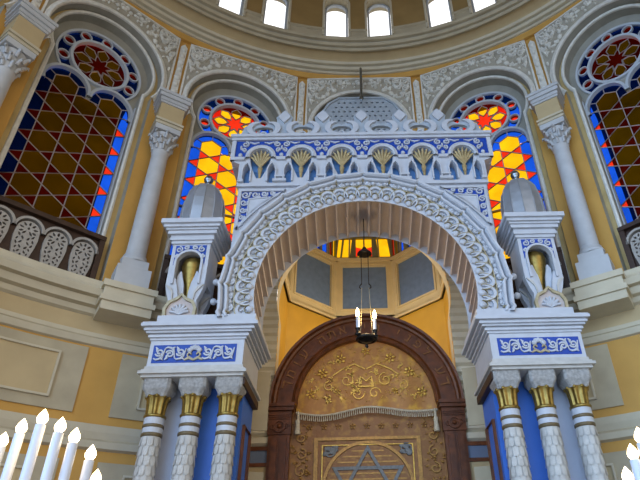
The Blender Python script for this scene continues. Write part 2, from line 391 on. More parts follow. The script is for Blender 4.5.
# ---------------------------------------------------------------- bays of the window tier
HC = 1.600   # half width of a bay at its face
A_R, A_Z = 1.265, 12.39
B_R, B_Z = 1.11, 12.45
B_W = -.21
def keyhole(r, zc, jamb, zb, n=28):
    """round arch whose horseshoe foot meets straight jambs"""
    a = degrees(acos(min(1, jamb / r)))
    return [(-jamb, zb), (jamb, zb)] + arc(0, zc, r, -a, 180 + a, n)
def hole_a(zb=6.6):
    j = 1.15; a = degrees(acos(j / A_R)); return [(-j, zb), (j, zb)] + arc(0, A_Z, A_R, -a, 180 + a, 32)
def wall_bay(name, az, lab, notch=0, centre=False):
    root = thing(name, lab, 'wall', (0, CY, 0), -rad(az), None, 'structure')
    mb = MB(bay)
    z0 = 12.0 if centre else 6.55
    outer = [(-HC, z0), (HC, z0), (HC, 14.3), (-HC, 14.3)]
    if notch > 0: outer = [(-HC, 9.4), (-.56, 9.4), (-.56, z0), (HC, z0), (HC, 14.3), (-HC, 14.3)]
    if notch < 0: outer = [(-HC, z0), (.56, z0), (.56, 9.4), (HC, 9.4), (HC, 14.3), (-HC, 14.3)]
    if notch:
        # the inner foot of this bay is cut away for the apse opening
        q = -notch; hb = [p for p in hole_a(9.4)][2:]
        if q > 0: outl = [(-HC, z0), (-1.15, z0)] + hb[::-1] + [(1.15, 9.4), (HC, 9.4), (HC, 14.3), (-HC, 14.3)]
        else: outl = [(HC, z0), (1.15, z0)] + hb + [(-1.15, 9.4), (-HC, 9.4), (-HC, 14.3), (HC, 14.3)]
        mb.plate(outl, [], -.30, 0, 'orange', 'taupe')
    else: mb.plate(outer, [hole_a(z0 + .02)], -.30, 0, 'orange', 'taupe')
    mb.build('arch_wall', root)
    # inner order
    mb = MB(bay)
    if centre:
        mb.plate([(-A_R - .03, 12.0), (A_R + .03, 12.0)] + arc(0, A_Z, A_R + .03, 0, 180, 28), [], -.5, B_W - .16, 'brownniche')
    else:
        if notch:
            kh = keyhole(B_R, B_Z, .97, 9.4)[2:]; oa = arc(0, A_Z, A_R + .02, 0, 180, 28)
            if notch < 0: outl = [(-A_R - .02, 6.55), (-.97, 6.55)] + kh[::-1] + [(.97, 9.4), (A_R + .02, 9.4)] + oa
            else: outl = [(A_R + .02, 6.55), (.97, 6.55)] + kh + [(-.97, 9.4), (-A_R - .02, 9.4)] + oa[::-1]
            mb.plate(outl, [], -.46, B_W, 'ochre', 'taupe')
        else: mb.plate([(-A_R - .02, 6.55), (A_R + .02, 6.55)] + arc(0, A_Z, A_R + .02, 0, 180, 28), [keyhole(B_R, B_Z, .97, 6.6)], -.46, B_W, 'ochre', 'taupe')
    mb.build('arch_reveal', root)
    mb = MB(bay)
    mb.sweep([(.0, 0), (.0, .05), (.03, .08), (.07, .065), (.09, .04), (.12, .035), (.13, 0)], arcpath(0, A_Z, A_R - .005, -30, 210, 40), 'relief', smooth=False)
    if not centre:
        prof = [(0, B_W), (0, B_W + .05), (.03, B_W + .07), (.07, B_W + .05), (.085, B_W)]
        a = degrees(acos(.97 / B_R))
        mb.sweep(prof, arcpath(0, B_Z, B_R, -a, 180 + a, 36), 'relief')
        for sg in (-1, 1):
            zt = B_Z - sqrt(B_R ** 2 - .97 ** 2)
            mb.sweep(prof, [(sg * .97, 9.4 if sg == -notch and notch == -1 or sg == -notch and notch == 1 else 6.6, sg, 0), (sg * .97, zt + .03, sg, 0)], 'relief')
    mb.build('arch_moulding', root)
    # spandrel reliefs
    mb = MB(bay); e = 1.43; q0 = 1.395
    a_e = degrees(acos(1.33 / q0))
    outl = arc(0, A_Z, q0, a_e, 180 - a_e, 36) + [(-e, A_Z + q0 * sin(rad(a_e)) - .55), (-e, 14.22), (e, 14.22), (e, A_Z + q0 * sin(rad(a_e)) - .55)]
    mb.plate(outl, [], 0, .02, 'reliefground')
    mb.ribbon(outl[37:], .05, .0, .05, 'relief')
    R_ = random.Random(11)
    for q in range(230):
        u = R_.uniform(.0, e - .05); v = R_.uniform(12.6, 14.17)
        if u * u + (v - A_Z) ** 2 < 1.44 ** 2: continue
        an = R_.uniform(0, pi); l = R_.uniform(.05, .10)
        for sg in (-1, 1): mb.blob((sg * u, v, .025), (l * (.3 + .5 * abs(cos(an))), l * (.3 + .5 * abs(sin(an))), .045), 'relief', 6, 4)
    for cx_, cz_, r_ in ((1.24, 14.02, .12), (1.27, 13.74, .10), (1.02, 14.03, .12), (.78, 14.06, .09), (1.33, 13.48, .08), (1.10, 13.78, .08), (.56, 14.08, .07)):
        for sg in (-1, 1): mb.ribbon(spiral(sg * cx_, cz_, r_, rad(40), sg * 1.3, 14), .032, .02, .085, 'relief')
    mb.build('spandrel_relief', root)
    return root

def joint_ornament(mb, u0):
    """the relief candelabrum on the orange strip between two bays"""
    mb.plate([(u0 - .085, 12.1), (u0 + .085, 12.1), (u0 + .07, 13.2), (u0 + .085, 14.0), (u0, 14.12), (u0 - .085, 14.0), (u0 - .07, 13.2)], [], 0, .03, 'relief')
    for z, r in ((12.35, .09), (12.6, .065), (12.85, .09), (13.15, .06), (13.4, .08), (13.65, .06), (13.9, .075)):
        mb.blob((u0, z, .03), (r, .10, .05), 'relief', 8, 5)

# ---- stained glass window
def clip(poly, a, b, c):
    """keep a*u+b*v<=c"""
    out = []
    for i in range(len(poly)):
        p, q = poly[i - 1], poly[i]
        dp, dq = a * p[0] + b * p[1] - c, a * q[0] + b * q[1] - c
        if (dp <= 0) != (dq <= 0):
            t = dp / (dp - dq); out.append((p[0] + (q[0] - p[0]) * t, p[1] + (q[1] - p[1]) * t))
        if dq <= 0: out.append(q)
    return out
GW = -.47      # depth of the glass
ROSE_Z, LZ, LT, LR = 12.32, 11.30, .48, .43
def glass_cells():
    d = .48; a = d / sqrt(3); cells = []
    hexa = [(a * sin(rad(60 * i)), a * cos(rad(60 * i))) for i in range(6)]
    for ci in range(-2, 3):
        cu = ci * d; off = 0 if ci % 2 else a
        for ri in range(-1, 16):
            cv = LZ - off - ri * 2 * a
            hx = [(cu + p[0], cv + p[1]) for p in hexa]
            side = abs(ci) == 2
            top = (abs(ci) == 1 and ri == 0)
            cells.append((hx, 'gblue' if side else 'gamber', top))
            # the two triangles above this hexagon's top point
            t0 = (cu, cv + a)
            for sg in (-1, 1):
                cells.append(([t0, (cu + sg * d / 2, cv + a + a / 2), (cu + sg * d / 2, cv + a / 2)], 'gred', False))
    out = []
    for poly, key, top in cells:
        p = poly
        for h in ((1, 0, .95), (-1, 0, .95), (0, -1, -7.0)) + (() if top else ((0, 1, LZ - .08),)):
            p = clip(p, *h)
            if len(p) < 3: break
        if len(p) >= 3: out.append((p, key))
    return out
CELLS = glass_cells()
def rosette():
    """inner rose: star, petals and ground; outer ring of blue with red roundels"""
    P = lambda r, t: (r * cos(rad(t)), ROSE_Z + r * sin(rad(t)))
    out = []
    star = []
    for k_ in range(8):
        b = k_ * 45 + 90
        star += [P(.15, b), P(.27, b + 22.5)]
        pet = [P(.17, b), P(.30, b + 20), P(.44, b + 17), P(.55, b), P(.44, b - 17), P(.30, b - 20)]
        out.append((pet, 'gamber'))
        out.append(([P(.27, b + 22.5), P(.30, b + 25), P(.44, b + 28), P(.55, b + 45), P(.595, b + 45), P(.60, b + 33), P(.60, b + 22.5), P(.60, b + 12), P(.595, b), P(.55, b), P(.44, b + 17), P(.30, b + 20)], 'gred2'))
        out.append(([P(.15, b), P(.27, b + 22.5), P(.30, b + 20), P(.17, b)], 'gred2'))
        out.append(([P(.15, b), P(.17, b), P(.30, b - 20), P(.27, b - 22.5)], 'gred2'))
    out.append((star, 'gred'))
    return out
ROUND = [90 + 36 * i for i in range(-3, 4)]
def ring_segments():
    segs = []
    ra, rb, rc, rr = .655, .90, .777, .128
    ends = [ROUND[0] - 22] + [x for r_ in ROUND for x in (r_, r_)] + [ROUND[-1] + 22]
    for i in range(0, len(ends), 2):
        a0, a1 = ends[i], ends[i + 1]
        h0, h1 = i > 0, i + 2 < len(ends)
        rows = []
        for q in range(7):
            ro = ra + (rb - ra) * q / 6
            cosv = (ro * ro + rc * rc - rr * rr) / (2 * ro * rc)
            dl = degrees(acos(max(-1, min(1, cosv)))) if abs(ro - rc) < rr else 0.
            s0 = a0 + (dl if h0 else 0); s1 = a1 - (dl if h1 else 0)
            rows.append([(ro * cos(rad(s0 + (s1 - s0) * j / 8)), ROSE_Z + ro * sin(rad(s0 + (s1 - s0) * j / 8)), GW) for j in range(9)])
        segs.append(rows)
    return segs
M['gred2'] = stained('deep red glass', (.46, .010, .003), .06)
def field_hole():
    return [(-.95, 7.0), (.95, 7.0), (.95, LZ - .08)] + arc(LT, LZ, LR, -10, 182, 18) + arc(-LT, LZ, LR, -2, 190, 18) + [(-.95, LZ - .08)]
def stained_window(idx, az, lab, cut=0):
    inside = lambda p: cut and sum(q[1] for q in p) / len(p) < 9.35 and cut * sum(q[0] for q in p) / len(p) > .50
    root = thing('window_%d' % idx, lab, 'window', (0, CY, 0), -rad(az), None, 'structure')
    # tracery plate with holes for the glass
    mb = MB(bay)
    outl = keyhole(1.16, B_Z, 1.0, 6.75)
    zb = 6.75
    rose_hole = circ(0, ROSE_Z, .60, 40)
    holes = [rose_hole, field_hole()]
    if cut:
        c_ = cut; fh = field_hole()
        outl = keyhole(1.16, B_Z, 1.0, 9.4); holes = [rose_hole, [(-.95, 9.42), (.95, 9.42)] + fh[2:]]
        mb.plate([(-c_ * 1.0, 6.75), (-c_ * .95, 6.75), (-c_ * .95, 9.42), (-c_ * 1.0, 9.42)], [], GW - .06, GW + .03, 'greyframe')
    for rows in ring_segments():
        lp = [(p[0], p[1]) for p in rows[0]] + [(r[-1][0], r[-1][1]) for r in rows[1:]] + [(p[0], p[1]) for p in rows[-1][::-1][1:]] + [(r[0][0], r[0][1]) for r in rows[::-1][1:-1]]
        holes.append(lp)
    for t in ROUND: holes.append(circ(.777 * cos(rad(t)), ROSE_Z + .777 * sin(rad(t)), .10, 14))
    mb.plate(outl, holes, GW - .06, GW + .03, 'taupe')
    mb.sweep([(-.045, GW), (-.03, GW + .10), (.03, GW + .10), (.045, GW)], arcpath(0, ROSE_Z, .625, 0, 360, 48), 'greyframe')
    mb.sweep([(-.02, GW), (-.015, GW + .07), (.035, GW + .08), (.05, GW)], arcpath(0, ROSE_Z, .92, -40, 220, 48), 'greyframe')
    for sg in (-1, 1):
        mb.sweep([(-.01, GW), (0, GW + .10), (.06, GW + .10), (.07, GW)], arcpath(sg * LT, LZ, LR, -20 if sg > 0 else -5, 185 if sg > 0 else 200, 24), 'greyframe')
        mb.sweep([(0, GW), (0, GW + .12), (.04, GW + .14)], [(sg * .95, 9.4 if sg == cut else 6.75, sg, 0), (sg * .95, 11.6, sg, 0)], 'greyframe')
    for t in ROUND:
        mb.sweep([(-.0, GW), (0, GW + .06), (.028, GW + .06), (.03, GW)], arcpath(.777 * cos(rad(t)), ROSE_Z + .777 * sin(rad(t)), .10, 0, 360, 18), 'greyframe')
    mb.build('window_tracery', root)
    mb = MB(bay)
    for p, key in CELLS + rosette():
        if inside(p): continue
        tr = tessellate_polygon([[Vector((x, y, 0)) for x, y in p]])
        ids = [mb.pt((x, y, GW)) for x, y in p]
        for t in tr: mb.face([ids[i] for i in t], key)
    for rows in ring_segments(): mb.grid(rows, 'gblue', smooth=False)
    for t in ROUND: mb.plate(circ(.777 * cos(rad(t)), ROSE_Z + .777 * sin(rad(t)), .10, 14), [], GW, GW, 'gred')
    # blue heads of the two lights
    hr = lambda t: .24 / max(.5, max(abs(cos(rad(t - x))) for x in (0, 60, 120)))
    for sg in (-1, 1):
        rows = []
        T = [-15 + 210 * j / 28 for j in range(29)]
        mb.grid([[(sg * LT + (.24 / max(abs(cos(rad(t - x))) for x in (0, 60, 120))) * cos(rad(t)), LZ + (.24 / max(abs(cos(rad(t - x))) for x in (0, 60, 120))) * sin(rad(t)), GW) for t in T],
                 [(sg * LT + LR * cos(rad(t)), LZ + LR * sin(rad(t)), GW) for t in T]], 'gblue', smooth=False)
    mb.build('stained_glass', root)
    mb = MB(bay)
    for p, key in CELLS + rosette():
        if inside(p): continue
        for i in range(len(p)):
            a, b = p[i - 1], p[i]
            if (a[0], a[1]) < (b[0], b[1]) or key in ('gblue', 'gamber'):
                if abs(a[0] - b[0]) + abs(a[1] - b[1]) > .02: mb.ribbon([a, b], .019, GW - .01, GW + .012, 'lead')
    for sg in (-1, 1):
        for t in (30, 90, 150): mb.ribbon([(sg * LT + .27 * cos(rad(t)), LZ + .27 * sin(rad(t))), (sg * LT + LR * cos(rad(t)), LZ + LR * sin(rad(t)))], .02, GW - .01, GW + .012, 'lead')
    mb.build('lead_cames', root)
    return root

# ---- balcony railing in front of a window
def railing(az, lab, cut=0):
    root = thing('balcony_railing', lab, 'railing', (0, CY, 6.70), -rad(az), 'dark balcony railings under the stained windows')
    Y = 8.06
    f = lambda u, v, w: (u, Y - w, v)
    mb = MB(f)
    xl, xr = (-.52 if cut < 0 else -1.03), (.52 if cut > 0 else 1.03)
    mb.box(xl, xr, 1.00, 1.09, -.06, .07, 'darkwood'); mb.box(xl, xr, 0, .10, -.05, .05, 'darkwood')
    for x in (xl + .05, xr - .05): mb.box(x - .05, x + .05, .10, 1.0, -.05, .05, 'darkwood')
    mb.box(xl + .1, xr - .1, .10, 1.0, -.05, -.03, 'darkwood')
    mb.build('rail_frame', root)
    st = .475
    for i in range(4):
        c = -st * 1.5 + st * i
        if cut and cut * c > .4: continue
        mb = MB(f)
        outl = [(c - .135, .12), (c + .135, .12), (c + .18, .36), (c + .195, .52)] + arc(c, .66, .185, 0, 180, 12) + [(c - .195, .52), (c - .18, .36)]
        holes = []
        def leaf(x, z, an, l, w_):
            ca, sa = cos(an), sin(an)
            holes.append([(x + p * ca - q * sa, z + p * sa + q * ca) for p, q in ((-l, 0), (-l * .3, -w_), (l * .5, -w_ * .8), (l, 0), (l * .5, w_ * .8), (-l * .3, w_))])
        for j in range(7):
            t = rad(-24 + 38 * j); leaf(c + .115 * cos(t), .67 + .115 * sin(t), t, .042, .020)
        for sg in (-1, 1):
            leaf(c + sg * .052, .60, rad(90 + sg * 35), .05, .018); leaf(c + sg * .11, .545, rad(90 - sg * 30), .04, .018)
            leaf(c + sg * .045, .49, rad(90 - sg * 30), .04, .018); leaf(c + sg * .125, .455, rad(90 + sg * 20), .035, .016)
            leaf(c + sg * .06, .40, rad(90 + sg * 40), .04, .017); leaf(c + sg * .12, .37, rad(90 - sg * 25), .035, .017)
            leaf(c + sg * .045, .31, rad(90 - sg * 35), .04, .017); leaf(c + sg * .105, .285, rad(90 + sg * 20), .03, .015)
            leaf(c + sg * .05, .225, rad(90 + sg * 35), .035, .016); leaf(c + sg * .095, .195, rad(90 - sg * 20), .028, .014)
        leaf(c, .695, rad(90), .03, .022); leaf(c, .17, rad(90), .025, .018)
        mb.plate(outl, holes, -.03, .02, 'fret'); mb.build('fret_panel', root)
        mb = MB(f)
        mb.sweep([(.0, -.03), (0, .05), (.045, .05), (.045, -.03)], arcpath(c, .68, .205, 0, 180, 16), 'fret')
        mb.build('arch_band', root)
    return root

# ---- engaged wall column
def wall_column(az, lab):
    a = rad(az); Rr = 7.99
    root = thing('wall_column', lab, 'column', (Rr * sin(a), CY + Rr * cos(a), 6.2), -a, 'white columns between the stained windows')
    # local: -y points to the middle of the hall
    mb = MB(); mb.box(-.42, .42, -.52, .2, -.14, .02, 'cream'); mb.box(-.46, .46, -.56, .2, .02, .12, 'cream'); mb.box(-.42, .42, -.50, .2, .12, .30, 'cream'); mb.box(-.46, .46, -.54, .2, .30, .42, 'cream'); mb.build('pedestal', root)
    mb = MB(); mb.box(-.30, .30, -.40, .2, .42, .86, 'column'); mb.box(-.235, .235, -.335, .15, .86, 1.06, 'column')
    mb.lathe([(.235, 1.06), (.25, 1.10), (.235, 1.14), (.20, 1.16), (.215, 1.20), (.19, 1.24)], (0, -.12, 0), 24, 'column'); mb.build('base', root)
    mb = MB(); mb.lathe([(.185, 1.22), (.18, 2.4), (.165, 3.82), (.18, 3.84), (.18, 3.90), (.165, 3.92)], (0, -.12, 0), 24, 'column'); mb.build('shaft', root)
    mb = MB()
    mb.lathe([(.165, 3.92), (.17, 4.05), (.20, 4.2), (.26, 4.34)], (0, -.12, 0), 16, 'column')
    for tier, (z, r, n_, ph) in enumerate(((4.03, .19, 8, 0), (4.17, .22, 8, .4), (4.30, .26, 8, 0))):
        for j in range(n_):
            t = 2 * pi * j / n_ + ph
            mb.tube([(r * .85 * cos(t), -.12 + r * .85 * sin(t), z - .10), (r * cos(t), -.12 + r * sin(t), z), (r * 1.22 * cos(t), -.12 + r * 1.22 * sin(t), z + .03), (r * 1.25 * cos(t), -.12 + r * 1.25 * sin(t), z - .02)], [.035, .04, .03, .012], 'column', 5)
    mb.build('capital', root)
    mb = MB()
    mb.box(-.27, .27, -.39, .1, 4.36, 4.50, 'column'); mb.box(-.29, .29, -.41, .1, 4.50, 4.56, 'cream'); mb.box(-.27, .27, -.39, .1, 4.56, 4.60, 'greycream'); mb.box(-.30, .30, -.42, .1, 4.60, 4.66, 'cream')
    mb.box(-.26, .26, -.38, .1, 4.66, 5.14, 'beige')
    for z0, z1, e in ((5.14, 5.20, .03), (5.20, 5.26, .05), (5.26, 5.30, .04), (5.30, 5.40, .08), (5.40, 5.48, .11)): mb.box(-.26 - e, .26 + e, -.38 - e, .1, z0, z1, 'column')
    mb.build('impost_block', root)
    return root

BAYS = [(-67.5, 'wall_far_left', 'far left'), (-45, 'wall_left', 'left'), (-22.5, 'wall_front_left', 'near left'), (0, 'wall_front', 'middle'),
        (22.5, 'wall_front_right', 'near right'), (45, 'wall_right', 'right'), (67.5, 'wall_far_right', 'far right')]
for az, nm, w in BAYS:
    wall_bay(nm, az, 'ochre wall bay with white arch and relief spandrels, %s bay of the round wall' % w, 1 if az == 22.5 else -1 if az == -22.5 else 0, az == 0)
WL = {-67.5: 'dark stained glass window mostly outside the picture at the far left', -45: 'tall dim amber stained glass window with rose, beside the leftmost white column',
      -22.5: 'bright stained glass window with rose behind the left turret of the ark', 22.5: 'bright stained glass window with rose behind the right turret of the ark',
      45: 'tall dim stained glass window with rose cut by the right edge', 67.5: 'dark stained glass window outside the picture at the far right'}
RL = {-67.5: 'dark railing at the far left outside the picture', -45: 'dark balcony railing with pale fretwork panels under the left amber window',
      -22.5: 'dark balcony railing peeping out beside the left turret', 22.5: 'dark balcony railing peeping out beside the right turret',
      45: 'dark balcony railing cut by the right edge of the picture', 67.5: 'dark railing at the far right outside the picture'}
wi = 11
for az in (-45, -22.5, 22.5, 45):
    c_ = 0 if abs(az) > 30 else (1 if az < 0 else -1)
    stained_window(wi, az, WL[az], c_); wi += 1
    railing(az, RL[az], c_)
CLAB = {-56.25: 'white wall column at the far left edge of the picture', -33.75: 'white wall column between the two stained windows left of the ark',
        33.75: 'white wall column between the two stained windows right of the ark', 56.25: 'white wall column beyond the right edge'}
for az in (-56.25, -33.75, 33.75): wall_column(az, CLAB[az])
for az, w in ((-56.25, 'far left'), (-33.75, 'left'), (-11.25, 'middle left'), (11.25, 'middle right'), (33.75, 'right')):
    mb = MB(lambda u, v, ww: (u, 8.12 - ww, v)); joint_ornament(mb, 0)
    mb.plate([(-.2, 12.0), (.2, 12.0), (.2, 14.35), (-.2, 14.35)], [], -.05, -.02, 'orange')
    tag(mb.build('trim_%d' % k, loc=(0, CY, 0), rz=-rad(az)), 'white relief ornament on the orange strip between arches, %s one' % w, 'ornament', 'relief ornaments between the arches', 'structure'); k += 1

# outside, unseen: eave and dark shells added to dim parts of the windows
revolve('trim_%d' % k, [(8.48, 13.72), (9.45, 13.72), (9.45, 14.3), (8.4, 14.3)], -34, 34, 'brownniche', 40, 'eave added outside to darken the tops of the bright stained windows'); k += 1
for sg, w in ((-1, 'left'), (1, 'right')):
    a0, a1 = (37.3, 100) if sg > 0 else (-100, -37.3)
    revolve('wall_sky_block_%s' % w, [(8.42, 6.5), (12.0, 6.5), (12.0, 14.2), (8.42, 14.2)], a0, a1, 'outer', 40, 'dark shell added to block the sky behind the dim stained window on the %s' % w)  # added to block the sky, open at one edge for a bright strip

# lattice screen in the middle arch and the rod before it
root = thing('lattice_screen', 'grey blue perforated lattice screen with clipped corners in the middle arch above the ark', 'screen', (.04, 10.34, 12.32))
mb = MB(lambda u, v, w: (u, -w, v))
outl = [(-1.10, -.25), (1.10, -.25), (1.10, .48), (.88, .92), (.60, 1.14), (-.60, 1.14), (-.88, .92), (-1.10, .48)]
holes = []
for r_ in range(7):
    for c_ in range(-7, 8):
        x = c_ * .15 + (.07 if r_ % 2 else 0); z = -.05 + r_ * .17
        if abs(x) < 1.0 - max(0, z - .45) * .62 and z < 1.05: holes.append([(x - .045, z), (x, z - .028), (x + .045, z), (x, z + .04)])
mb.plate(outl, holes, -.04, 0, 'lattice'); mb.build('fret_board', root)
mb = MB(lambda u, v, w: (u, -w, v)); mb.ribbon(outl, .06, -.05, .04, 'lattice', closed=True); mb.build('border', root)
mb = MB(lambda u, v, w: (u, -w, v)); mb.plate([(-1.08, -.24), (1.08, -.24), (1.08, .47), (.87, .9), (.59, 1.12), (-.59, 1.12), (-.87, .9), (-1.08, .47)], [], -.075, -.07, 'coffer'); mb.build('backing_board', root)
mb = MB(); mb.tube([(.05, 10.1, 14.42), (.05, 10.1, 13.3)], .035, 'steel', 8); mb.tube([(.05, 10.1, 13.3), (.05, 10.1, 13.2), (.05, 10.1, 13.1)], [.04, .07, .02], 'steel', 8)
tag(mb.build('hanging_rod'), 'thin grey metal rod hanging from the cornice before the middle arch', 'rod')

# ================================================================== THE APSE
TY0, TY1 = 9.62, 11.86
BY = 11.56          # banded wall round the wooden portal
def apse_arch():
    R, zc, j = 2.06, 8.0, 1.98
    a = degrees(acos(j / R))
    def inner(z):
        if z < zc - R * sin(rad(a)): return j
        if z > zc + R: return 0.
        return sqrt(max(0, R * R - (z - zc) ** 2))
    mb = MB(lambda u, v, w: (u, BY - w, v)); course = .205; n = 57
    for sg in (-1, 1):
        mb.grid([[(sg * j, 0, 0), (sg * 2.75, 0, 0)], [(sg * j, course * 22, 0), (sg * 2.75, course * 22, 0)]], 'band', smooth=False)
        for i in range(22, n):
            z0, z1 = course * i, course * (i + 1)
            prof = [(z0, 0), (z0 + .06, .085), (z1 - .03, .085), (z1, 0)]
            rows = []
            for z, w in prof:
                x = inner(min(z, 13.1)); rows.append([(sg * x, z, w), (sg * (x + (2.75 - x) * .5), z, w), (sg * 2.75, z, w)])
            mb.grid(rows, 'band', smooth=False)
            x0, x1 = inner(z0), inner(z1)
            mb.poly([(sg * x0, z0, .0), (sg * x1, z1, .0), (sg * x1, z1, -.3), (sg * x0, z0, -.3)], 'band')
        mb.poly([(sg * 2.75, 0, 0), (sg * 2.75, 11.68, 0), (sg * 2.75, 11.68, 1.75), (sg * 2.75, 0, 1.75)], 'band')
    for sg in (-1, 1):
        for z0, z1, w, key in ((4.42, 4.50, .09, 'wood'), (4.18, 4.42, .065, 'dadoblue'), (4.11, 4.18, .09, 'wood'), (0, 4.11, .06, 'beige')):
            p, q = sorted((sg * 1.985, sg * 2.74)); mb.grid([[(p, z0, 0), (q, z0, 0)], [(p, z0, w), (q, z0, w)], [(p, z1, w), (q, z1, w)], [(p, z1, 0), (q, z1, 0)]], key, smooth=False)
    o = mb.build('wall_apse_arch'); tag(o, 'cream banded wall with round opening behind the wooden portal', 'wall', kind='structure')
    mb = MB(); mb.poly([(-2.75, 10.05, 11.68), (2.75, 10.05, 11.68), (2.75, BY + .3, 11.68), (-2.75, BY + .3, 11.68)], 'band')
    o = mb.build('ceiling_arch'); tag(o, 'cream ceiling before the apse', 'ceiling', kind='structure')
apse_arch()
# half octagon behind
OC, AP, OX = 12.8, 2.19, .07
EDGE = AP * tan(rad(22.5)) * 2
def octp(r, i): t = rad(22.5 + 45 * i); rr = r / cos(rad(22.5)); return (rr * sin(t) + OX, OC + rr * cos(t))
mb = MB()
for i in range(-4, 4):
    p, q = octp(AP, i - 1), octp(AP, i)
    if -3 <= i <= 3 and abs(i) <= 2:
        mb.poly([(p[0], p[1], 0), (q[0], q[1], 0), (q[0], q[1], 9.1), (p[0], p[1], 9.1)], 'goldwall')
# front wall above the tunnel
for z0, z1 in ((10.15, 13.2),):
    a, b = octp(AP, 1), octp(AP, -2)
    mb.poly([(a[0], TY1 + .02, z0), (b[0], TY1 + .02, z0), (b[0], TY1 + .02, z1), (a[0], TY1 + .02, z1)], 'goldwall')
tag(mb.build('wall_apse'), 'golden yellow walls of the apse behind the wooden arch', 'wall', kind='structure')
mb = MB()
mb.poly([(*octp(AP + .2, i), 12.75) for i in range(8)], 'coframe')
tag(mb.build('ceiling_apse'), 'cream ceiling of the apse lantern', 'ceiling', kind='structure')
def octface(i):
    t = rad(45 * i)
    return lambda u, v, w: ((OX + (AP - w) * sin(t) + u * cos(t)), OC + (AP - w) * cos(t) - u * sin(t), v)
for i, w in ((-2, 'far left'), (-1, 'left'), (0, 'middle'), (1, 'right'), (2, 'far right')):
    mb = MB(octface(i)); h = EDGE / 2
    mb.plate([(-h, 9.02), (h, 9.02), (h, 11.15), (-h, 11.15)], [[(-h + .22, 9.40), (h - .22, 9.40), (h - .22, 10.92), (-h + .22, 10.92)]], -.06, .06, 'coframe')
    for zz, e in ((9.02, .10), (9.10, .06)): mb.box(-h - .03, h + .03, zz, zz + .07, 0, e, 'coframe')
    mb.ribbon([(-h + .16, 9.34), (h - .16, 9.34), (h - .16, 10.98), (-h + .16, 10.98)], .05, .05, .085, 'coframe', closed=True)
    mb.box(-h - .03, h + .03, 11.09, 11.2, 0, .12, 'coframe')
    mb.plate([(-h + .22, 9.40), (h - .22, 9.40), (h - .22, 10.92), (-h + .22, 10.92)], [], -.03, -.03, 'coffer')
    tag(mb.build('trim_%d' % k), 'cream framed grey blue coffer panel of the apse lantern, %s one' % w, 'panel', 'coffer panels of the apse', 'structure'); k += 1
PANES = {0: [(-.84, -.72, -.05, 'gamber'), (-.66, -.40, -.06, 'gamber'), (-.26, .26, 0, 'bow'), (.42, .80, .06, 'gamber')],
         -1: [(.74, .86, .0, 'gamber'), (.58, .68, .03, 'gred'), (.28, .52, .0, 'gblue'), (-.1, .2, 0, 'gblue'), (-.7, -.3, 0, 'gred')],
         1: [(-.86, -.76, .0, 'gred'), (-.70, -.62, 0, 'gamber'), (-.56, -.36, .0, 'gblue'), (-.2, .1, 0, 'gblue'), (.3, .7, 0, 'gred')]}
for i, w in ((-1, 'left'), (0, 'middle'), (1, 'right')):
    root = thing('window_%d' % wi, 'small red yellow and blue stained glass window at the top of the apse, %s one' % w, 'window', (0, 0, 0), 0, 'apse lantern windows', 'structure'); wi += 1
    h = EDGE / 2; z0, z1 = 11.2, 12.72; za, zb = 11.27, 12.02
    quads = [([(x0 + sl, za), (x1 + sl, za), (x1 - sl * .4, zb), (x0 - sl * .4, zb)], key) for x0, x1, sl, key in PANES[i]]
    mb = MB(octface(i)); mb.plate([(-h, z0), (h, z0), (h, z1), (-h, z1)], [q for q, _ in quads], -.05, .05, 'olive')
    mb.build('window_frame', root)
    mb = MB(octface(i))
    for q, key in quads:
        if key == 'bow':
            zc = za + (zb - za) * .45; P = lambda x, z: (x, z, 0)
            mb.poly([P(-.26, za), P(0, zc), P(-.26, zc + .08)], 'gred'); mb.poly([P(.26, za), P(.26, zc + .08), P(0, zc)], 'gred')
            mb.poly([P(-.26, za), P(.26, za), P(0, zc)], 'gamber')
            mb.poly([P(-.26, zc + .08), P(0, zc), P(.26, zc + .08), P(.26, zb), P(-.26, zb)], 'gamber')
        else: mb.poly([(x, z, 0) for x, z in q], key)
    mb.build('stained_glass', root)
    mb = MB(octface(i))
    if i == 0:
        mb.ribbon([(0, za), (0, zb)], .03, -.02, .02, 'olive'); mb.ribbon([(-.26, za), (0, za + .34), (.26, za)], .025, -.02, .02, 'olive')
    for x in (-.5 * h, .5 * h): mb.ribbon([(x * 1.06, z0), (x * .96, z1)], .05, .03, .09, 'goldline')
    mb.build('lead_cames', root)

# carved wooden arch round the curtain
WY = 11.42; WZ = 5.335
root = thing('wooden_portal', 'red brown carved wooden arch framing the embroidered curtain', 'arch', (0, WY, 0))
fw = lambda u, v, w: (u, -w, v)
mb = MB(fw)
ri, ro = 1.46, 2.05
mb.sweep([(0, -.11), (0, .02), (.05, .06), (.09, .03), (.12, .01), (.43, .01), (.45, .05), (.49, .07), (.52, .05), (.54, .10), (.59, .11), (.59, -.11)], arcpath(0, WZ, ri, 0, 180, 48), 'wood')
mb.build('arch', root)
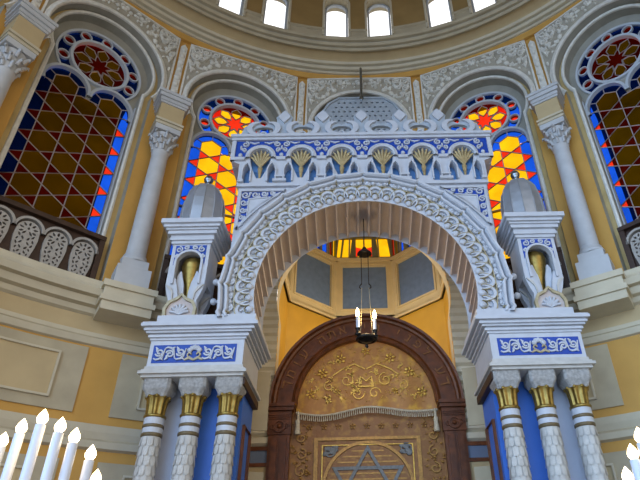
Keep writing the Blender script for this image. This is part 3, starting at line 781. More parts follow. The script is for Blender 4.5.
# carved inscription
try:
    word = "\u05d3\u05e2 \u05dc\u05e4\u05e0\u05d9 \u05de\u05d9 \u05d0\u05ea\u05d4 \u05e2\u05d5\u05de\u05d3"
    n_ = len(word); mbL = MB()
    for i, ch in enumerate(word):
        if ch == ' ': continue
        t = rad(14 + 152 * i / (n_ - 1)); cx, cz = 1.745 * cos(t), WZ + 1.745 * sin(t); ca, sa = cos(t - pi / 2), sin(t - pi / 2)
        if ch == '\u05d3':
            mbL.fn = lambda u, v, w: (cx + u * ca - v * sa, -w, cz + u * sa + v * ca)
            mbL.box(-.09, .08, .06, .095, .0, .03, 'carved'); mbL.box(.035, .065, -.11, .06, .0, .03, 'carved'); mbL.fn = ident
            continue
        cu = bpy.data.curves.new('inscription_letter', 'FONT'); cu.body = ch; cu.size = .30; cu.extrude = .018; cu.align_x = 'CENTER'; cu.align_y = 'CENTER'; cu.resolution_u = 3
        to = bpy.data.objects.new('inscription_letter', cu); COL.objects.link(to)
        bpy.context.view_layer.update()
        me = to.evaluated_get(bpy.context.evaluated_depsgraph_get()).to_mesh()
        t = rad(14 + 152 * i / (n_ - 1))
        cx, cz = 1.745 * cos(t), WZ + 1.745 * sin(t); ca, sa = cos(t - pi / 2), sin(t - pi / 2)
        base = len(mbL.v)
        for v in me.vertices:
            x, y = v.co.x, v.co.y
            mbL.v.append((cx + x * ca - y * sa, -.015 - v.co.z, cz + x * sa + y * ca))
        me.calc_loop_triangles()
        for p in me.loop_triangles: mbL.face([base + q for q in p.vertices], 'carved')
        to.to_mesh_clear(); bpy.data.objects.remove(to); bpy.data.curves.remove(cu)
    if mbL.v: mbL.build('inscription', root)
except Exception as e:
    print('inscription', e)
for sg in (-1, 1):
    mb = MB(fw)
    x0, x1 = sorted((sg * 1.58, sg * 2.02))
    mb.box(x0, x1, 0, WZ - .62, -.11, 0, 'wood')
    for q in range(2): mb.box(x0 + .06 + q * .19, x0 + .19 + q * .19, .5, WZ - .7, 0, .05, 'wood')
    jamb = mb.build('jamb', root)
    mb = MB(fw)
    mb.box(x0 - .02, x1 + .02, WZ - .62, WZ - .14, -.11, .03, 'wood')
    xc = (x0 + x1) / 2
    for q in range(3): mb.ribbon([(x0, WZ - .22 - q * .04), (x1, WZ - .22 - q * .04)], .022, .03, .055, 'wood')
    mb.ribbon(circ(xc, WZ - .46, .11, 16), .035, .03, .07, 'wood', closed=True); mb.blob((xc, WZ - .46, .04), (.05, .05, .04), 'wood')
    for q in (-1, 1): mb.ribbon(spiral(xc + q * .13, WZ - .46, .07, 0, q * 1.2, 12), .025, .03, .06, 'wood')
    mb.box(x0 - .06, x1 + .06, WZ - .14, WZ - .07, -.11, .10, 'wood'); mb.box(x0 - .08, x1 + .08, WZ - .07, WZ, -.11, .14, 'wood')
    mb.build('capital', root)

# embroidered valance in the half circle
VY = WY + .15
root = thing('curtain_valance', 'golden half round embroidered valance with cream fringe above the curtain', 'valance', (0, VY, WZ))
mb = MB(fw); nx = 60
def vb(u): return -.10 + .05 * cos(u * 3.3) + .03 * sin(u * 2.1) - .05 * abs(u) / 1.5
U = [-1.49 + 2.98 * i / nx for i in range(nx + 1)]
rows = []
for q in range(13):
    s_ = q / 12
    rows.append([(u, vb(u) + (sqrt(max(0, 1.50 ** 2 - u * u)) * .985 - vb(u)) * s_, .025 * sin(u * 9) * (1 - s_)) for u in U])
mb.grid(rows, 'cloth')
def flower(cx, cz, r, n, key='goldthread', w=.03):
    r *= .8
    for j in range(n):
        t = 2 * pi * j / n + .3; mb.blob((cx + r * .6 * cos(t), cz + r * .6 * sin(t), w), (r * (.10 + .26 * abs(cos(t))), r * (.10 + .26 * abs(sin(t))), .008), key, 7, 4)
    mb.blob((cx, cz, w), (r * .2, r * .2, .015), key, 7, 4)
for cx, cz, r in ((-.55, 1.05, .17), (.55, 1.05, .17), (-.95, .72, .17), (.95, .72, .17), (-1.2, .26, .16), (1.2, .26, .16), (0, 1.22, .13), (-.62, .30, .11), (.62, .30, .11)): flower(cx, cz, r, 6)
for sg in (-1, 1):
    mb.ribbon([(sg * .02, .80), (sg * .25, .92), (sg * .52, .80), (sg * .72, .66)], .022, .02, .034, 'goldthread')
    mb.ribbon(spiral(sg * .42, .55, .16, rad(90), sg * 1.3), .016, .02, .034, 'goldthread')
    mb.ribbon(spiral(sg * .80, .42, .12, rad(90), -sg * 1.2), .015, .02, .034, 'goldthread')
    mb.ribbon(spiral(sg * .18, .25, .14, rad(0), sg * 1.2), .016, .02, .034, 'goldthread')
R_ = random.Random(3)
for q in range(26):
    a = R_.uniform(.08, pi - .08); r = R_.uniform(.35, 1.3); u, v = r * cos(a), .05 + r * sin(a) * .92
    for j in range(4):
        t = R_.uniform(0, 2 * pi); l = R_.uniform(.05, .11)
        mb.ribbon([(u, v), (u + l * .6 * cos(t), v + l * .6 * sin(t)), (u + l * cos(t + .5), v + l * sin(t + .5))], [.006, .026, .004], .02, .034, 'goldthread')
mb.ribbon([(-.16, .40), (-.12, .62), (0, .52), (.12, .62), (.16, .40)], .03, .02, .045, 'goldthread', closed=True)
for q in range(260):
    a = random.uniform(0, pi); r = 1.4 * sqrt(random.random()); u, v = r * cos(a), .06 + r * sin(a) * .95
    mb.blob((u, v, .03), (random.uniform(.006, .028), random.uniform(.005, .016), .005), 'goldthread', 5, 3)
mb.build('cloth', root)
mb = MB(fw)
top = [(u, vb(u), .03) for u in U]
mb.tube(top, .022, 'fringe', 6)
for i in range(70):
    u = -1.46 + 2.92 * i / 69; b = vb(u)
    mb.tube([(u, b, .03), (u, b - .08, .04), (u + random.uniform(-.008, .008), b - .13, .035)], [.008, .012, .016], 'fringe', 4)
mb.build('fringe', root)
for sg in (-1, 1):
    mb = MB(fw); mb.tube([(sg * 1.44, -.12, .06), (sg * 1.44, -.28, .06), (sg * 1.44, -.32, .06), (sg * 1.44, -.40, .06), (sg * 1.44, -.60, .06)], [.012, .02, .05, .045, .065], 'fringe', 8); mb.build('tassel', root)

# the curtain itself
root = thing('ark_curtain', 'brown gold brocade curtain with a grey six-pointed star under the valance', 'curtain', (0, VY + .10, 0))
mb = MB(fw); U = [-1.64 + 3.28 * i / 80 for i in range(81)]
mb.grid([[(u, z, .02 * sin(u * 7) * (1 - z / 7)) for u in U] for z in (.1, 1.5, 3, 4.2, 5.26, 5.42)], 'cloth2'); mcl = mb
mb = MB(fw)
x0, x1, zt, zb = -1.06, 1.06, 4.66, 1.9
for e, wd, key in ((0, .10, 'darkgold'), (.13, .025, 'goldthread')):
    mb.ribbon([(x0 + e, zb + e), (x1 - e, zb + e), (x1 - e, zt - e), (x0 + e, zt - e)], wd, .0, .035, key, closed=True)
mb.build('gold_border', root)
mb = MB(fw); SR, SZ = .80, 3.68
mb.ribbon(circ(0, SZ, SR + .10, 48), .06, .0, .04, 'darkgold', closed=True)
mb.plate(circ(0, SZ, SR + .06, 48), [], .0, .015, 'cloth2')
for q in range(14):
    z = SZ - SR + .1 + q * .11; h_ = sqrt(max(0, SR ** 2 - (z - SZ) ** 2)); mb.ribbon([(-h_, z), (h_, z)], .03, .012, .022, 'darkgold')
mb.build('medallion', root)
mb = MB(fw)
for f in (1, -1):
    tri = [(.78 * sin(rad(120 * i)), SZ + f * .78 * cos(rad(120 * i))) for i in range(3)]
    mb.ribbon(tri, .13, .01, .05 + .006 * f, 'starblue', closed=True)
tag(mb.build('star', root), 'grey blue six-pointed star')
for sx in (-1, 1):
    for sz in (1, -1):
        mb = MB(fw)
        for q in range(10): mb.blob((sx * random.uniform(.66, .88), SZ + .02 + sz * random.uniform(.64, .82), .02), (.07, .05, .012), 'starblue', 6, 4)
        mb.ribbon(spiral(sx * .78, SZ + sz * .74, .13, 0, sx * 1.3), .025, .01, .035, 'starblue'); mb.build('corner_ornament', root)
mb = mcl
for q in range(170):
    u = random.choice((-1, 1)) * random.uniform(1.16, 1.56); z = random.uniform(2.6, 5.1)
    mb.blob((u, z, .03), (random.uniform(.01, .05), random.uniform(.01, .035), .008), 'darkgold', 5, 3)
for q in range(9):
    u = -1.2 + q * .3; flower(u, 4.92, .10, 5, 'darkgold', .03)
for sx in (-1, 1):
    for q in range(7): mb.ribbon(spiral(sx * 1.36, 4.7 - q * .33, .12, rad(90), sx * (1.2 if q % 2 else -1.2)), .022, .01, .04, 'darkgold')
mb.build('cloth', root)

# ================================================================== THE ARK CANOPY
ark = thing('torah_ark', 'large white and blue moorish ark with horseshoe arch, turrets and gilded columns', 'ark', (0, 8.0, .065))
def fr(Y): return lambda u, v, w: (u, Y - 8.0 - w, v)
YB = 9.32 - 8.0
AZC, RO = 6.155, 2.465      # arch centre height, outer radius

# --- piers
for sg in (-1, 1):
    X0, X1 = 1.93, 3.39
    sx = lambda a, b: tuple(sorted((sg * a, sg * b)))
    mb = MB()
    def bx(a, b, y0, y1, z0, z1, key):
        p, q = sx(a, b); mb.box(p, q, y0, y1, z0, z1, key)
    # frieze block
    bx(X0, X1, 0, YB, 4.76, 5.24, 'white')
    ent = mb.build('entablature', ark)
    mb = MB()
    for z0, z1, e in ((5.22, 5.26, .02), (5.26, 5.30, .05), (5.30, 5.32, .035), (5.32, 5.355, .085), (5.355, 5.39, .12), (5.39, 5.41, .11), (5.41, 5.46, .165), (5.46, 5.485, .15)):
        bx(X0 - e * 1.3, X1 + e * .9, -e, YB, z0, z1, 'white')
    bx(X0 - .14, X1 - .02, .0, YB, 5.485, 5.665, 'white')
    mb.build('cornice', ent)
    mb = MB()
    for z0, z1, e in ((4.735, 4.79, .02), (4.70, 4.735, .05), (4.655, 4.70, .085), (4.61, 4.655, .04)): bx(X0 - e, X1 + e, -e, YB, z0, z1, 'whitewarm')
    mb.build('base_moulding', ent)
    mb = MB(fr(8.0)); a, b = sx(2.04, 3.33)
    mb.box(a, b, 4.845, 5.14, 0, .006, 'blue'); mb.build('blue_panel', ent)
    mb = MB(fr(8.0)); c = (a + b) / 2
    scrolls(mb, a + .03, c - .13, 4.87, 5.12, .0, .03, 'white', .072, .024); scrolls(mb, c + .13, b - .03, 4.87, 5.12, .0, .03, 'white', .072, .024)
    for t in range(5): mb.blob((c + .085 * cos(rad(30 * t + 30)), 5.0 + .085 * sin(rad(30 * t + 30)), .02), (.045, .045, .025), 'white', 8, 5)
    for q in (-1, 1): mb.ribbon([(c, 4.88), (c + q * .07, 4.92), (c + q * .14, 4.88)], [.03, .045, .02], 0, .03, 'goldline'); mb.ribbon(spiral(c + q * .06, 4.97, .05, rad(-90), q * .8, 8), .02, .0, .035, 'goldline')
    mb.build('white_arabesque', ent)
    mb = MB(); p, q = sx(X0 - .05, X0 + .12)
    mb.box(p, q, .05, YB, 4.50, 4.62, 'darkwood'); mb.build('dark_bracket', ent)
    # pier core behind the columns
    mb = MB()
    bx(X0 + .04, X1 - .06, .50, YB + .02, -.065, 4.60, 'bluepaint')
    bx(2.74, 3.34, .47, .50, -.065, 4.60, 'palewall')
    pier = mb.build('pier', ark)
    mb = MB(face_in(sg * (X0 + .04), -sg))
    mb.ribbon([(.66, .5), (.66, 4.05), (1.20, 4.05), (1.20, .5)], .07, 0, .04, 'wood'); mb.build('wood_frame', pier)
    # columns
    for cx in (2.11, 2.655, 3.19):
        c = (sg * cx, .20, 0)
        mb = MB()
        prof = [(.24, -.065), (.24, .1), (.2, .16), (.14, .2), (.138, 3.0), (.135, 3.80)]
        mb.lathe(prof, c, 20, 'whitewarm')
        # rows of lapping leaves on the shaft
        for row in range(14):
            z = 3.76 - row * .135; n_ = 10
            for j in range(n_):
                t = 2 * pi * (j + .5 * (row % 2)) / n_
                ct, st_ = cos(t), sin(t); px, py = -st_, ct; hw = .040
                P = []
                for dz, hh, off in ((0, hw, .135), (-.10, hw, .145), (-.128, hw * .75, .150), (-.14, hw * .3, .149)):
                    P.append([(c[0] + off * ct + px * hh, c[1] + off * st_ + py * hh, z + dz), (c[0] + (off + .008) * ct, c[1] + (off + .008) * st_, z + dz), (c[0] + off * ct - px * hh, c[1] + off * st_ - py * hh, z + dz)])
                mb.grid(P, 'whitewarm', smooth=True)
        colm = mb.build('column', ark)
        mb = MB(); mb.lathe([(.138, 3.765), (.152, 3.775), (.152, 3.815), (.138, 3.825)], c, 20, 'bronze'); mb.lathe([(.145, 3.82), (.145, 4.05)], c, 20, 'white'); mb.lathe([(.145, 3.895), (.154, 3.90), (.154, 3.94), (.145, 3.945)], c, 20, 'bronze'); mb.build('banding', colm)
        mb = MB()
        mb.lathe([(.146, 4.04), (.162, 4.05), (.162, 4.08), (.14, 4.09)], c, 20, 'gold')
        rows = [[(c[0] + (r + .012 * cos(9 * t)) * cos(t), c[1] + (r + .012 * cos(9 * t)) * sin(t), z) for t in [2 * pi * j / 72 for j in range(72)]] for r, z in ((.132, 4.09), (.138, 4.2), (.150, 4.30), (.18, 4.36))]
        mb.grid(rows, 'gold', cu=True)
        for j in range(9):
            t = 2 * pi * j / 9; mb.blob((c[0] + .168 * cos(t), c[1] + .168 * sin(t), 4.35), (.032, .032, .03), 'gold', 6, 4)
        mb.build('gilded_collar', colm)
        mb = MB()
        rows = []
        for e, z in ((.15, 4.345), (.17, 4.40), (.20, 4.45), (.205, 4.47), (.205, 4.61)):
            ch = .035
            rows.append([(c[0] + x, c[1] + y, z) for x, y in ((-e, -e + ch), (-e + ch, -e), (e - ch, -e), (e, -e + ch), (e, e - ch), (e - ch, e), (-e + ch, e), (-e, e - ch))])
        mb.grid(rows, 'capital', cu=True, smooth=False); mb.poly(rows[0][::-1], 'capital')
        mb.build('capital', colm)

# --- the horseshoe arch
NF = 8; PITCH = 12.6
VA = [90 + PITCH * i for i in range(-NF, NF + 1)]
mb = MB(fr(8.0))
# front annulus plate and outer flank
n = 120; T = [rad(VA[0] - 2.5 + (VA[-1] - VA[0] + 5) * i / n) for i in range(n + 1)]
mb.grid([[(r * cos(t), AZC + r * sin(t), w) for t in T] for r, w in ((1.88, -.125), (1.88, -.10), (2.36, -.10), (2.36, -1.32))], 'white', smooth=False)
arch = mb.build('arch_band', ark)
# outer faceted moulding
mb = MB(fr(8.0))
prof = [(-.165, -.10), (-.165, .0), (-.15, .02), (-.115, .02), (-.10, -.01), (-.092, -.06), (-.08, -.06), (-.072, .03), (-.05, .06), (-.012, .06), (.0, .03), (.0, -1.2)]
path = [(0 + RO * cos(rad(a)), AZC + RO * sin(rad(a))) for a in [VA[0] - 2.3] + VA + [VA[-1] + 2.3]]
rows = []
seq = [(VA[0] - 2.3, 0.)]
for i, a in enumerate(VA):
    seq.append((a, .028))
    if i + 1 < len(VA): seq += [(a + PITCH * .09, -.004), (a + PITCH * .5, -.018), (a + PITCH * .91, -.004)]
seq.append((VA[-1] + 2.3, 0.))
for a, e in seq:
    rows.append([((RO + e + d) * cos(rad(a)), AZC + (RO + e + d) * sin(rad(a)), w) for d, w in prof])
mb.grid(rows, 'white', smooth=False); mb.build('faceted_moulding', arch)
for a in VA:
    mb = MB(fr(8.0)); ca, sa = cos(rad(a)), sin(rad(a))
    P = lambda r, w: (r * ca, AZC + r * sa, w)
    mb.blob(P(2.345, -.03), (.032, .032, .05), 'goldline', 8, 5); mb.blob(P(2.30, -.05), (.022, .022, .04), 'goldline', 7, 4); mb.build('gilt_knot', arch)
# bead strip: flat leaf scrolls
mb = MB(fr(8.0))
for a, b in zip(VA, VA[1:]):
    for q, f in ((.17, 1), (.39, -1), (.61, 1), (.83, -1)):
        def LB(p, r_): t_ = rad(a + (b - a) * q) + p / 2.27; return (r_ * cos(t_), AZC + r_ * sin(t_))
        mb.ribbon([LB(.052 * cos(rad(x)), 2.272 + f * .042 * sin(rad(x))) for x in range(-20, 250, 30)], [.014, .022, .03, .034, .034, .03, .024, .018, .012], -.10, -.045, 'white')
        mb.blob((*LB(0, 2.268), -.07), (.046, .046, .045), 'white', 8, 5); mb.blob((*LB(.068, 2.268 - f * .03), -.075), (.034, .034, .035), 'white', 7, 4)
mb.build('bead_strip', arch)
mb = MB(fr(8.0))
mb.sweep([(-.012, -.10), (-.008, -.05), (.008, -.05), (.012, -.10)], arcpath(0, AZC, 2.20, VA[0] - 2, VA[-1] + 2, 120), 'goldline')
mb.sweep([(-.010, -.10), (-.006, -.05), (.006, -.05), (.010, -.10)], arcpath(0, AZC, 2.335, VA[0] - 2, VA[-1] + 2, 120), 'goldline'); mb.build('gilt_fillet', arch)
# scallop band: overlapping loops with buds
NS = 2 * (len(VA) - 1)
mb = MB(fr(8.0)); mg = MB(fr(8.0))
for i in range(NS + 1):
    a = VA[0] + PITCH / 2 * i; t = rad(a); ca, sa = cos(t), sin(t)
    def L(p, q): return ((1.885 + q) * ca - p * sa, AZC + (1.885 + q) * sa + p * ca)
    def RB(m_, pts, wd, w0, w1, key): m_.ribbon([L(p, q) for p, q in pts], wd, w0, w1, key)
    dz = .004 * (i % 2)
    big = [(.155 * cos(rad(x)), .10 + .20 * sin(rad(x))) for x in range(-12, 193, 17)]
    RB(mb, [(p * .90, .10 + (q - .10) * .91) for p, q in big], [.012, .022, .032, .042, .048, .052, .054, .052, .048, .042, .032, .022, .012], -.10, -.05 + dz, 'white')
    RB(mg, [(p * 1.02, .10 + (q - .10) * 1.06) for p, q in big], .009, -.10, -.042 + dz, 'goldline')
    RB(mg, [(.070 * cos(rad(x)), .078 + .082 * sin(rad(x))) for x in range(-10, 191, 20)], .007, -.10, -.06, 'goldline')
    mb.blob((*L(0, .075), -.085), (.064, .064, .045), 'white', 12, 6)
    for sg in (-1, 1): mb.blob((*L(sg * .026, .085), -.06), (.016, .016, .02), 'white', 6, 4)
    mb.blob((*L(0, .205), -.09), (.03, .03, .03), 'white', 6, 4)
    for sg in (-1, 1): mb.blob((*L(sg * .085, .165), -.09), (.02, .02, .02), 'white', 6, 4)
mb.build('scallop_buds', arch); mg.build('gilt_loops', arch)
# fluted soffit
mb = MB(fr(8.0))
a0, a1 = VA[0] - 3, VA[-1] + 3; per = PITCH / 2; n = int(round((a1 - a0) / per * 20))
T = [a0 + (a1 - a0) * i / n for i in range(n + 1)]
def rr(t):
    x = ((t - VA[0]) / per + .5) % 1.0
    if x < .11 or x > .89: return 1.875
    y = (x - .5) / .39
    return 1.875 + .03 + .10 * sqrt(max(0., 1 - y * y))
mb.grid([[(rr(t) * g * cos(rad(t)), AZC + dz + rr(t) * g * sin(rad(t)), w) for t in T] for g, dz, w in ((1., 0, -.12), (1.01, -.01, -.4), (1.025, -.02, -.8), (1.045, -.03, -1.32))], 'lilac', smooth=False)
mb.build('fluted_soffit', arch)
# back face ring so that the arch is solid
mb = MB(fr(8.0)); T = [rad(VA[0] - 2.5 + (VA[-1] - VA[0] + 5) * i / 80) for i in range(81)]
mb.grid([[(r * cos(t), AZC + r * sin(t), -1.32) for t in T] for r in (1.92, 2.36)], 'white', smooth=False); mb.build('rear_ring', arch)

# --- spandrel walls beside the arch
for sg in (-1, 1):
    mb = MB(fr(8.26))
    e, top = 2.41, 8.53
    aa0 = 10; arcp = [(sg * 2.33 * cos(rad(t)), AZC + 2.33 * sin(rad(t))) for t in [aa0 + (88 - aa0) * i / 20 for i in range(21)]]
    outl = arcp + [(0, top), (sg * e, top), (sg * e, arcp[0][1])]
    mb.plate(outl, [], -.72, 0, 'white'); sp = mb.build('spandrel_wall', ark)
    mb = MB(fr(8.26))
    ip = [(sg * 2.72 * cos(rad(t)), AZC + 2.72 * sin(rad(t))) for t in [32 + (58 - 32) * i / 10 for i in range(11)]]
    ip = [p for p in ip if abs(p[0]) < e - .07 and p[1] < top - .14]
    lo = (sg * (e - .06), AZC + sqrt(max(0, 2.72 ** 2 - (e - .06) ** 2))); hi = (sg * sqrt(2.72 ** 2 - (top - .10 - AZC) ** 2), top - .10)
    tri = [lo] + ip + [hi, (sg * (e - .06), top - .10)]
    mb.plate(tri, [], 0, .008, 'blue'); mb.build('blue_panel', sp)
    mb = MB(fr(8.26))
    mb.ribbon(tri, .05, 0, .05, 'white', closed=True)
    for cx, cz, r in ((2.25, 8.33, .085), (2.06, 8.33, .075), (2.27, 8.14, .075), (2.27, 7.96, .065), (2.28, 7.80, .055), (1.89, 8.35, .065), (1.74, 8.37, .05), (2.29, 7.65, .045)):
        mb.ribbon(spiral(sg * cx, cz, r, rad(30), sg * 1.35), .026, 0, .035, 'white')
    inn = [(sg * 2.18, 8.22), (sg * 1.72, 8.26), (sg * 1.98, 8.07), (sg * 2.18, 7.80)]
    mb.plate(inn, [], 0, .03, 'white'); mb.ribbon(inn, .03, 0, .05, 'white', closed=True)
    for cx, cz in ((2.16, 8.38), (2.34, 8.24), (1.98, 8.28), (2.34, 8.05), (2.33, 7.88)): mb.blob((sg * cx, cz, .015), (.035, .03, .025), 'white', 6, 4)
    mb.build('white_arabesque', sp)

for sg in (-1, 1):  # dark backing added to fill the black gap between turret and arch
    mb = MB(); mb.box(*sorted((sg * 2.38, sg * 3.30)), YB - .10, YB, 5.6, 7.0, 'darkwood')
    for q in range(3): mb.box(*sorted((sg * (2.46 + q * .28), sg * (2.66 + q * .28))), YB - .13, YB - .10, 5.7, 6.9, 'darkwood')
    mb.build('dark_gap_backing', ark)

# --- arcaded gallery above the arch
GX = 2.62; YG = 8.2
NC = [-2.03, -1.22, -.41, .41, 1.22, 2.03]
mb = MB(fr(YG)); 
holes = []
for c in NC:
    holes.append([(c - .17, 9.02), (c - .05, 8.72), (c + .05, 8.72), (c + .17, 9.02), (c + .205, 9.2)] + arc(c, 9.26, .21, 10, 170, 12) + [(c - .205, 9.2)])
    for q in (-1, 1):
        x = c + q * .245; holes.append([(x - .075, 8.60), (x + .075, 8.60), (x + .075, 8.93), (x + .055, 9.0), (x, 9.07), (x - .055, 9.0), (x - .075, 8.93)])
outl = [(-2.44, 8.52), (2.44, 8.52), (2.44, 9.10), (GX, 9.18), (GX, 9.80), (-GX, 9.80), (-GX, 9.18), (-2.44, 9.10)]
mb.plate(outl, holes, -.16, 0, 'white'); gal = mb.build('arcade_gallery', ark)
mb = MB(fr(YG)); mb.box(-2.44, 2.44, 8.52, 9.15, -.80, -.17, 'skyblue'); mb.box(-GX, GX, 9.15, 9.80, -.80, -.17, 'white')
mb.build('gallery_box', gal)
mb = MB(fr(YG))
hs = []
for c in NC: hs.append([(c - .305, 9.205)] + arc(c, 9.26, .305, 170, 10, 14)[0:] + [(c + .305, 9.205)])
# blue band between the niche hoods
bo = [(-GX + .07, 9.245)]
for c in NC: bo += [(c - .31, 9.245)] + arc(c, 9.26, .31, 178, 2, 14) + [(c + .31, 9.245)]
bo += [(GX - .07, 9.245), (GX - .07, 9.70), (-GX + .07, 9.70)]
mb.plate(bo, [], 0, .006, 'blue'); mb.build('blue_panel', gal)
mb = MB(fr(YG))
for c in NC:
    mb.sweep([(0, 0), (0, .05), (.04, .075), (.085, .05), (.085, 0)], arcpath(c, 9.26, .215, -8, 188, 20), 'white')
    for q in (-1, 1):
        x = c + q * .245
        mb.ribbon([(x - .085, 8.62), (x - .085, 8.93), (x - .06, 9.02), (x, 9.10), (x + .06, 9.02), (x + .085, 8.93), (x + .085, 8.62)], .03, 0, .04, 'white')
for c in NC[:-1]:
    x = c + .41
    mb.box(x - .13, x + .13, 8.60, 8.66, 0, .06, 'white'); mb.box(x - .10, x + .10, 8.72, 8.76, 0, .05, 'white')
for x0, x1 in ((-2.42, -2.32), (2.32, 2.42)): mb.box(x0, x1, 8.60, 8.66, 0, .06, 'white')
mb.box(-GX - .02, GX + .02, 9.70, 9.76, 0, .06, 'white'); mb.box(-GX - .04, GX + .04, 9.76, 9.83, -.8, .10, 'white')
mb.box(-GX, GX, 9.18, 9.235, 0, .03, 'white') if False else None
xs = [-GX] + [x for c in NC for x in (c - .31, c + .31)] + [GX]
for a, b in zip(xs[::2], xs[1::2]): mb.box(a, b, 9.17, 9.245, -.02, .05, 'white')
for sg in (-1, 1): mb.box(*sorted((sg * (GX - .07), sg * (GX + .01))), 9.17, 9.76, -.02, .04, 'white')
mb.build('white_moulding', gal)
mb = MB(fr(YG))
for x in [-2.03 - .41] + [c + .41 for c in NC]:
    xx = max(-2.45, min(2.45, x)); f = .5 if abs(xx) > 2.4 else 1
    for q in ((-1, 1) if f == 1 else ((1,) if xx < 0 else (-1,))):
        mb.ribbon(spiral(xx + q * .085, 9.60, .075, rad(90), -q * 1.3, 14), .028, 0, .035, 'white')
        mb.ribbon(spiral(xx + q * .06, 9.45, .055, rad(-90), q * 1.2, 12), .024, 0, .035, 'white')
        mb.ribbon([(xx + q * .16, 9.66), (xx + q * .26, 9.62), (xx + q * .36, 9.65)], [.02, .04, .015], 0, .03, 'white')
    mb.blob((xx, 9.32, .01), (.045, .055, .03), 'white', 8, 5); mb.blob((xx, 9.52, .01), (.025, .07, .03), 'white', 6, 4)
mb.build('white_arabesque', gal)
for c in NC:
    mb = MB(fr(YG))
    for j in range(7):
        t = rad(90 + (j - 3) * 26); r = .215
        mb.tube([(c, 8.76, -.06), (c + .03 * (j - 3) / 3, 9.0, -.05), (c + r * .75 * cos(t), 9.22 + r * .75 * sin(t), -.02), (c + r * .98 * cos(t), 9.22 + r * .98 * sin(t), .02)], [.02, .024, .034, .012], 'palmette', 5)
    mb.build('gilt_palmette', gal)
    mb = MB(fr(YG)); mb.plate([(c - .25, 9.0), (c + .25, 9.0)] + arc(c, 9.26, .25, 0, 180, 12), [], -.16, -.155, 'skyblue'); mb.build('niche_back', gal)

# --- cresting
mb = MB(fr(8.24))
z0 = 9.83
BZ = .93
eyes = NC; buds = [c + .41 for c in NC[:-1]]
outl = [(-2.50, z0), (2.50, z0), (2.50, z0 + .12), (2.44, z0 + .34)]
pr = []
for c in NC[::-1]:
    pr += [(c + .24, z0 + .44), (c + .12, z0 + .44), (c, z0 + .36), (c - .12, z0 + .44), (c - .24, z0 + .44)]
    if c != NC[0]:
        x = c - .405
        pr += [(x + .15, z0 + .50), (x + .175, z0 + .60), (x + .10, z0 + .71), (x, z0 + .82), (x - .10, z0 + .71), (x - .175, z0 + .60), (x - .15, z0 + .50)]
outl += pr + [(-2.44, z0 + .34), (-2.50, z0 + .12)]
holes = [[(c + .20 * cos(t), z0 + .23 + .095 * sin(t)) for t in [2 * pi * j / 16 for j in range(16)]] for c in eyes]
mb.plate(outl, holes, -.07, 0, 'lattice', back=True); cr = mb.build('cresting', ark)
mb = MB(fr(8.24))
for c in eyes:
    for sg in (-1, 1):
        cc = arc(c + sg * .13, z0 + .25, .165, *((-100, 100) if sg > 0 else (280, 80)), 14)
        wd = [.025 + .09 * sin(pi * i / 14) for i in range(15)]
        mb.ribbon(cc, wd, -.08, .05, 'white')
    mb.tube([(c + .055 * cos(t), z0 + .09 + .055 * sin(t), .03) for t in [2 * pi * j / 14 for j in range(14)]], .022, 'white', 6, closed=True)
mb.build('crescent_scrolls', cr)
for x in buds:
    mb = MB(fr(8.24))
    mb.plate([(x, z0 + .42), (x + .10, z0 + .54), (x + .125, z0 + .60), (x + .06, z0 + .69), (x, z0 + .76), (x - .06, z0 + .69), (x - .125, z0 + .60), (x - .10, z0 + .54)], [], -.05, .045, 'white'); mb.build('bud', cr)

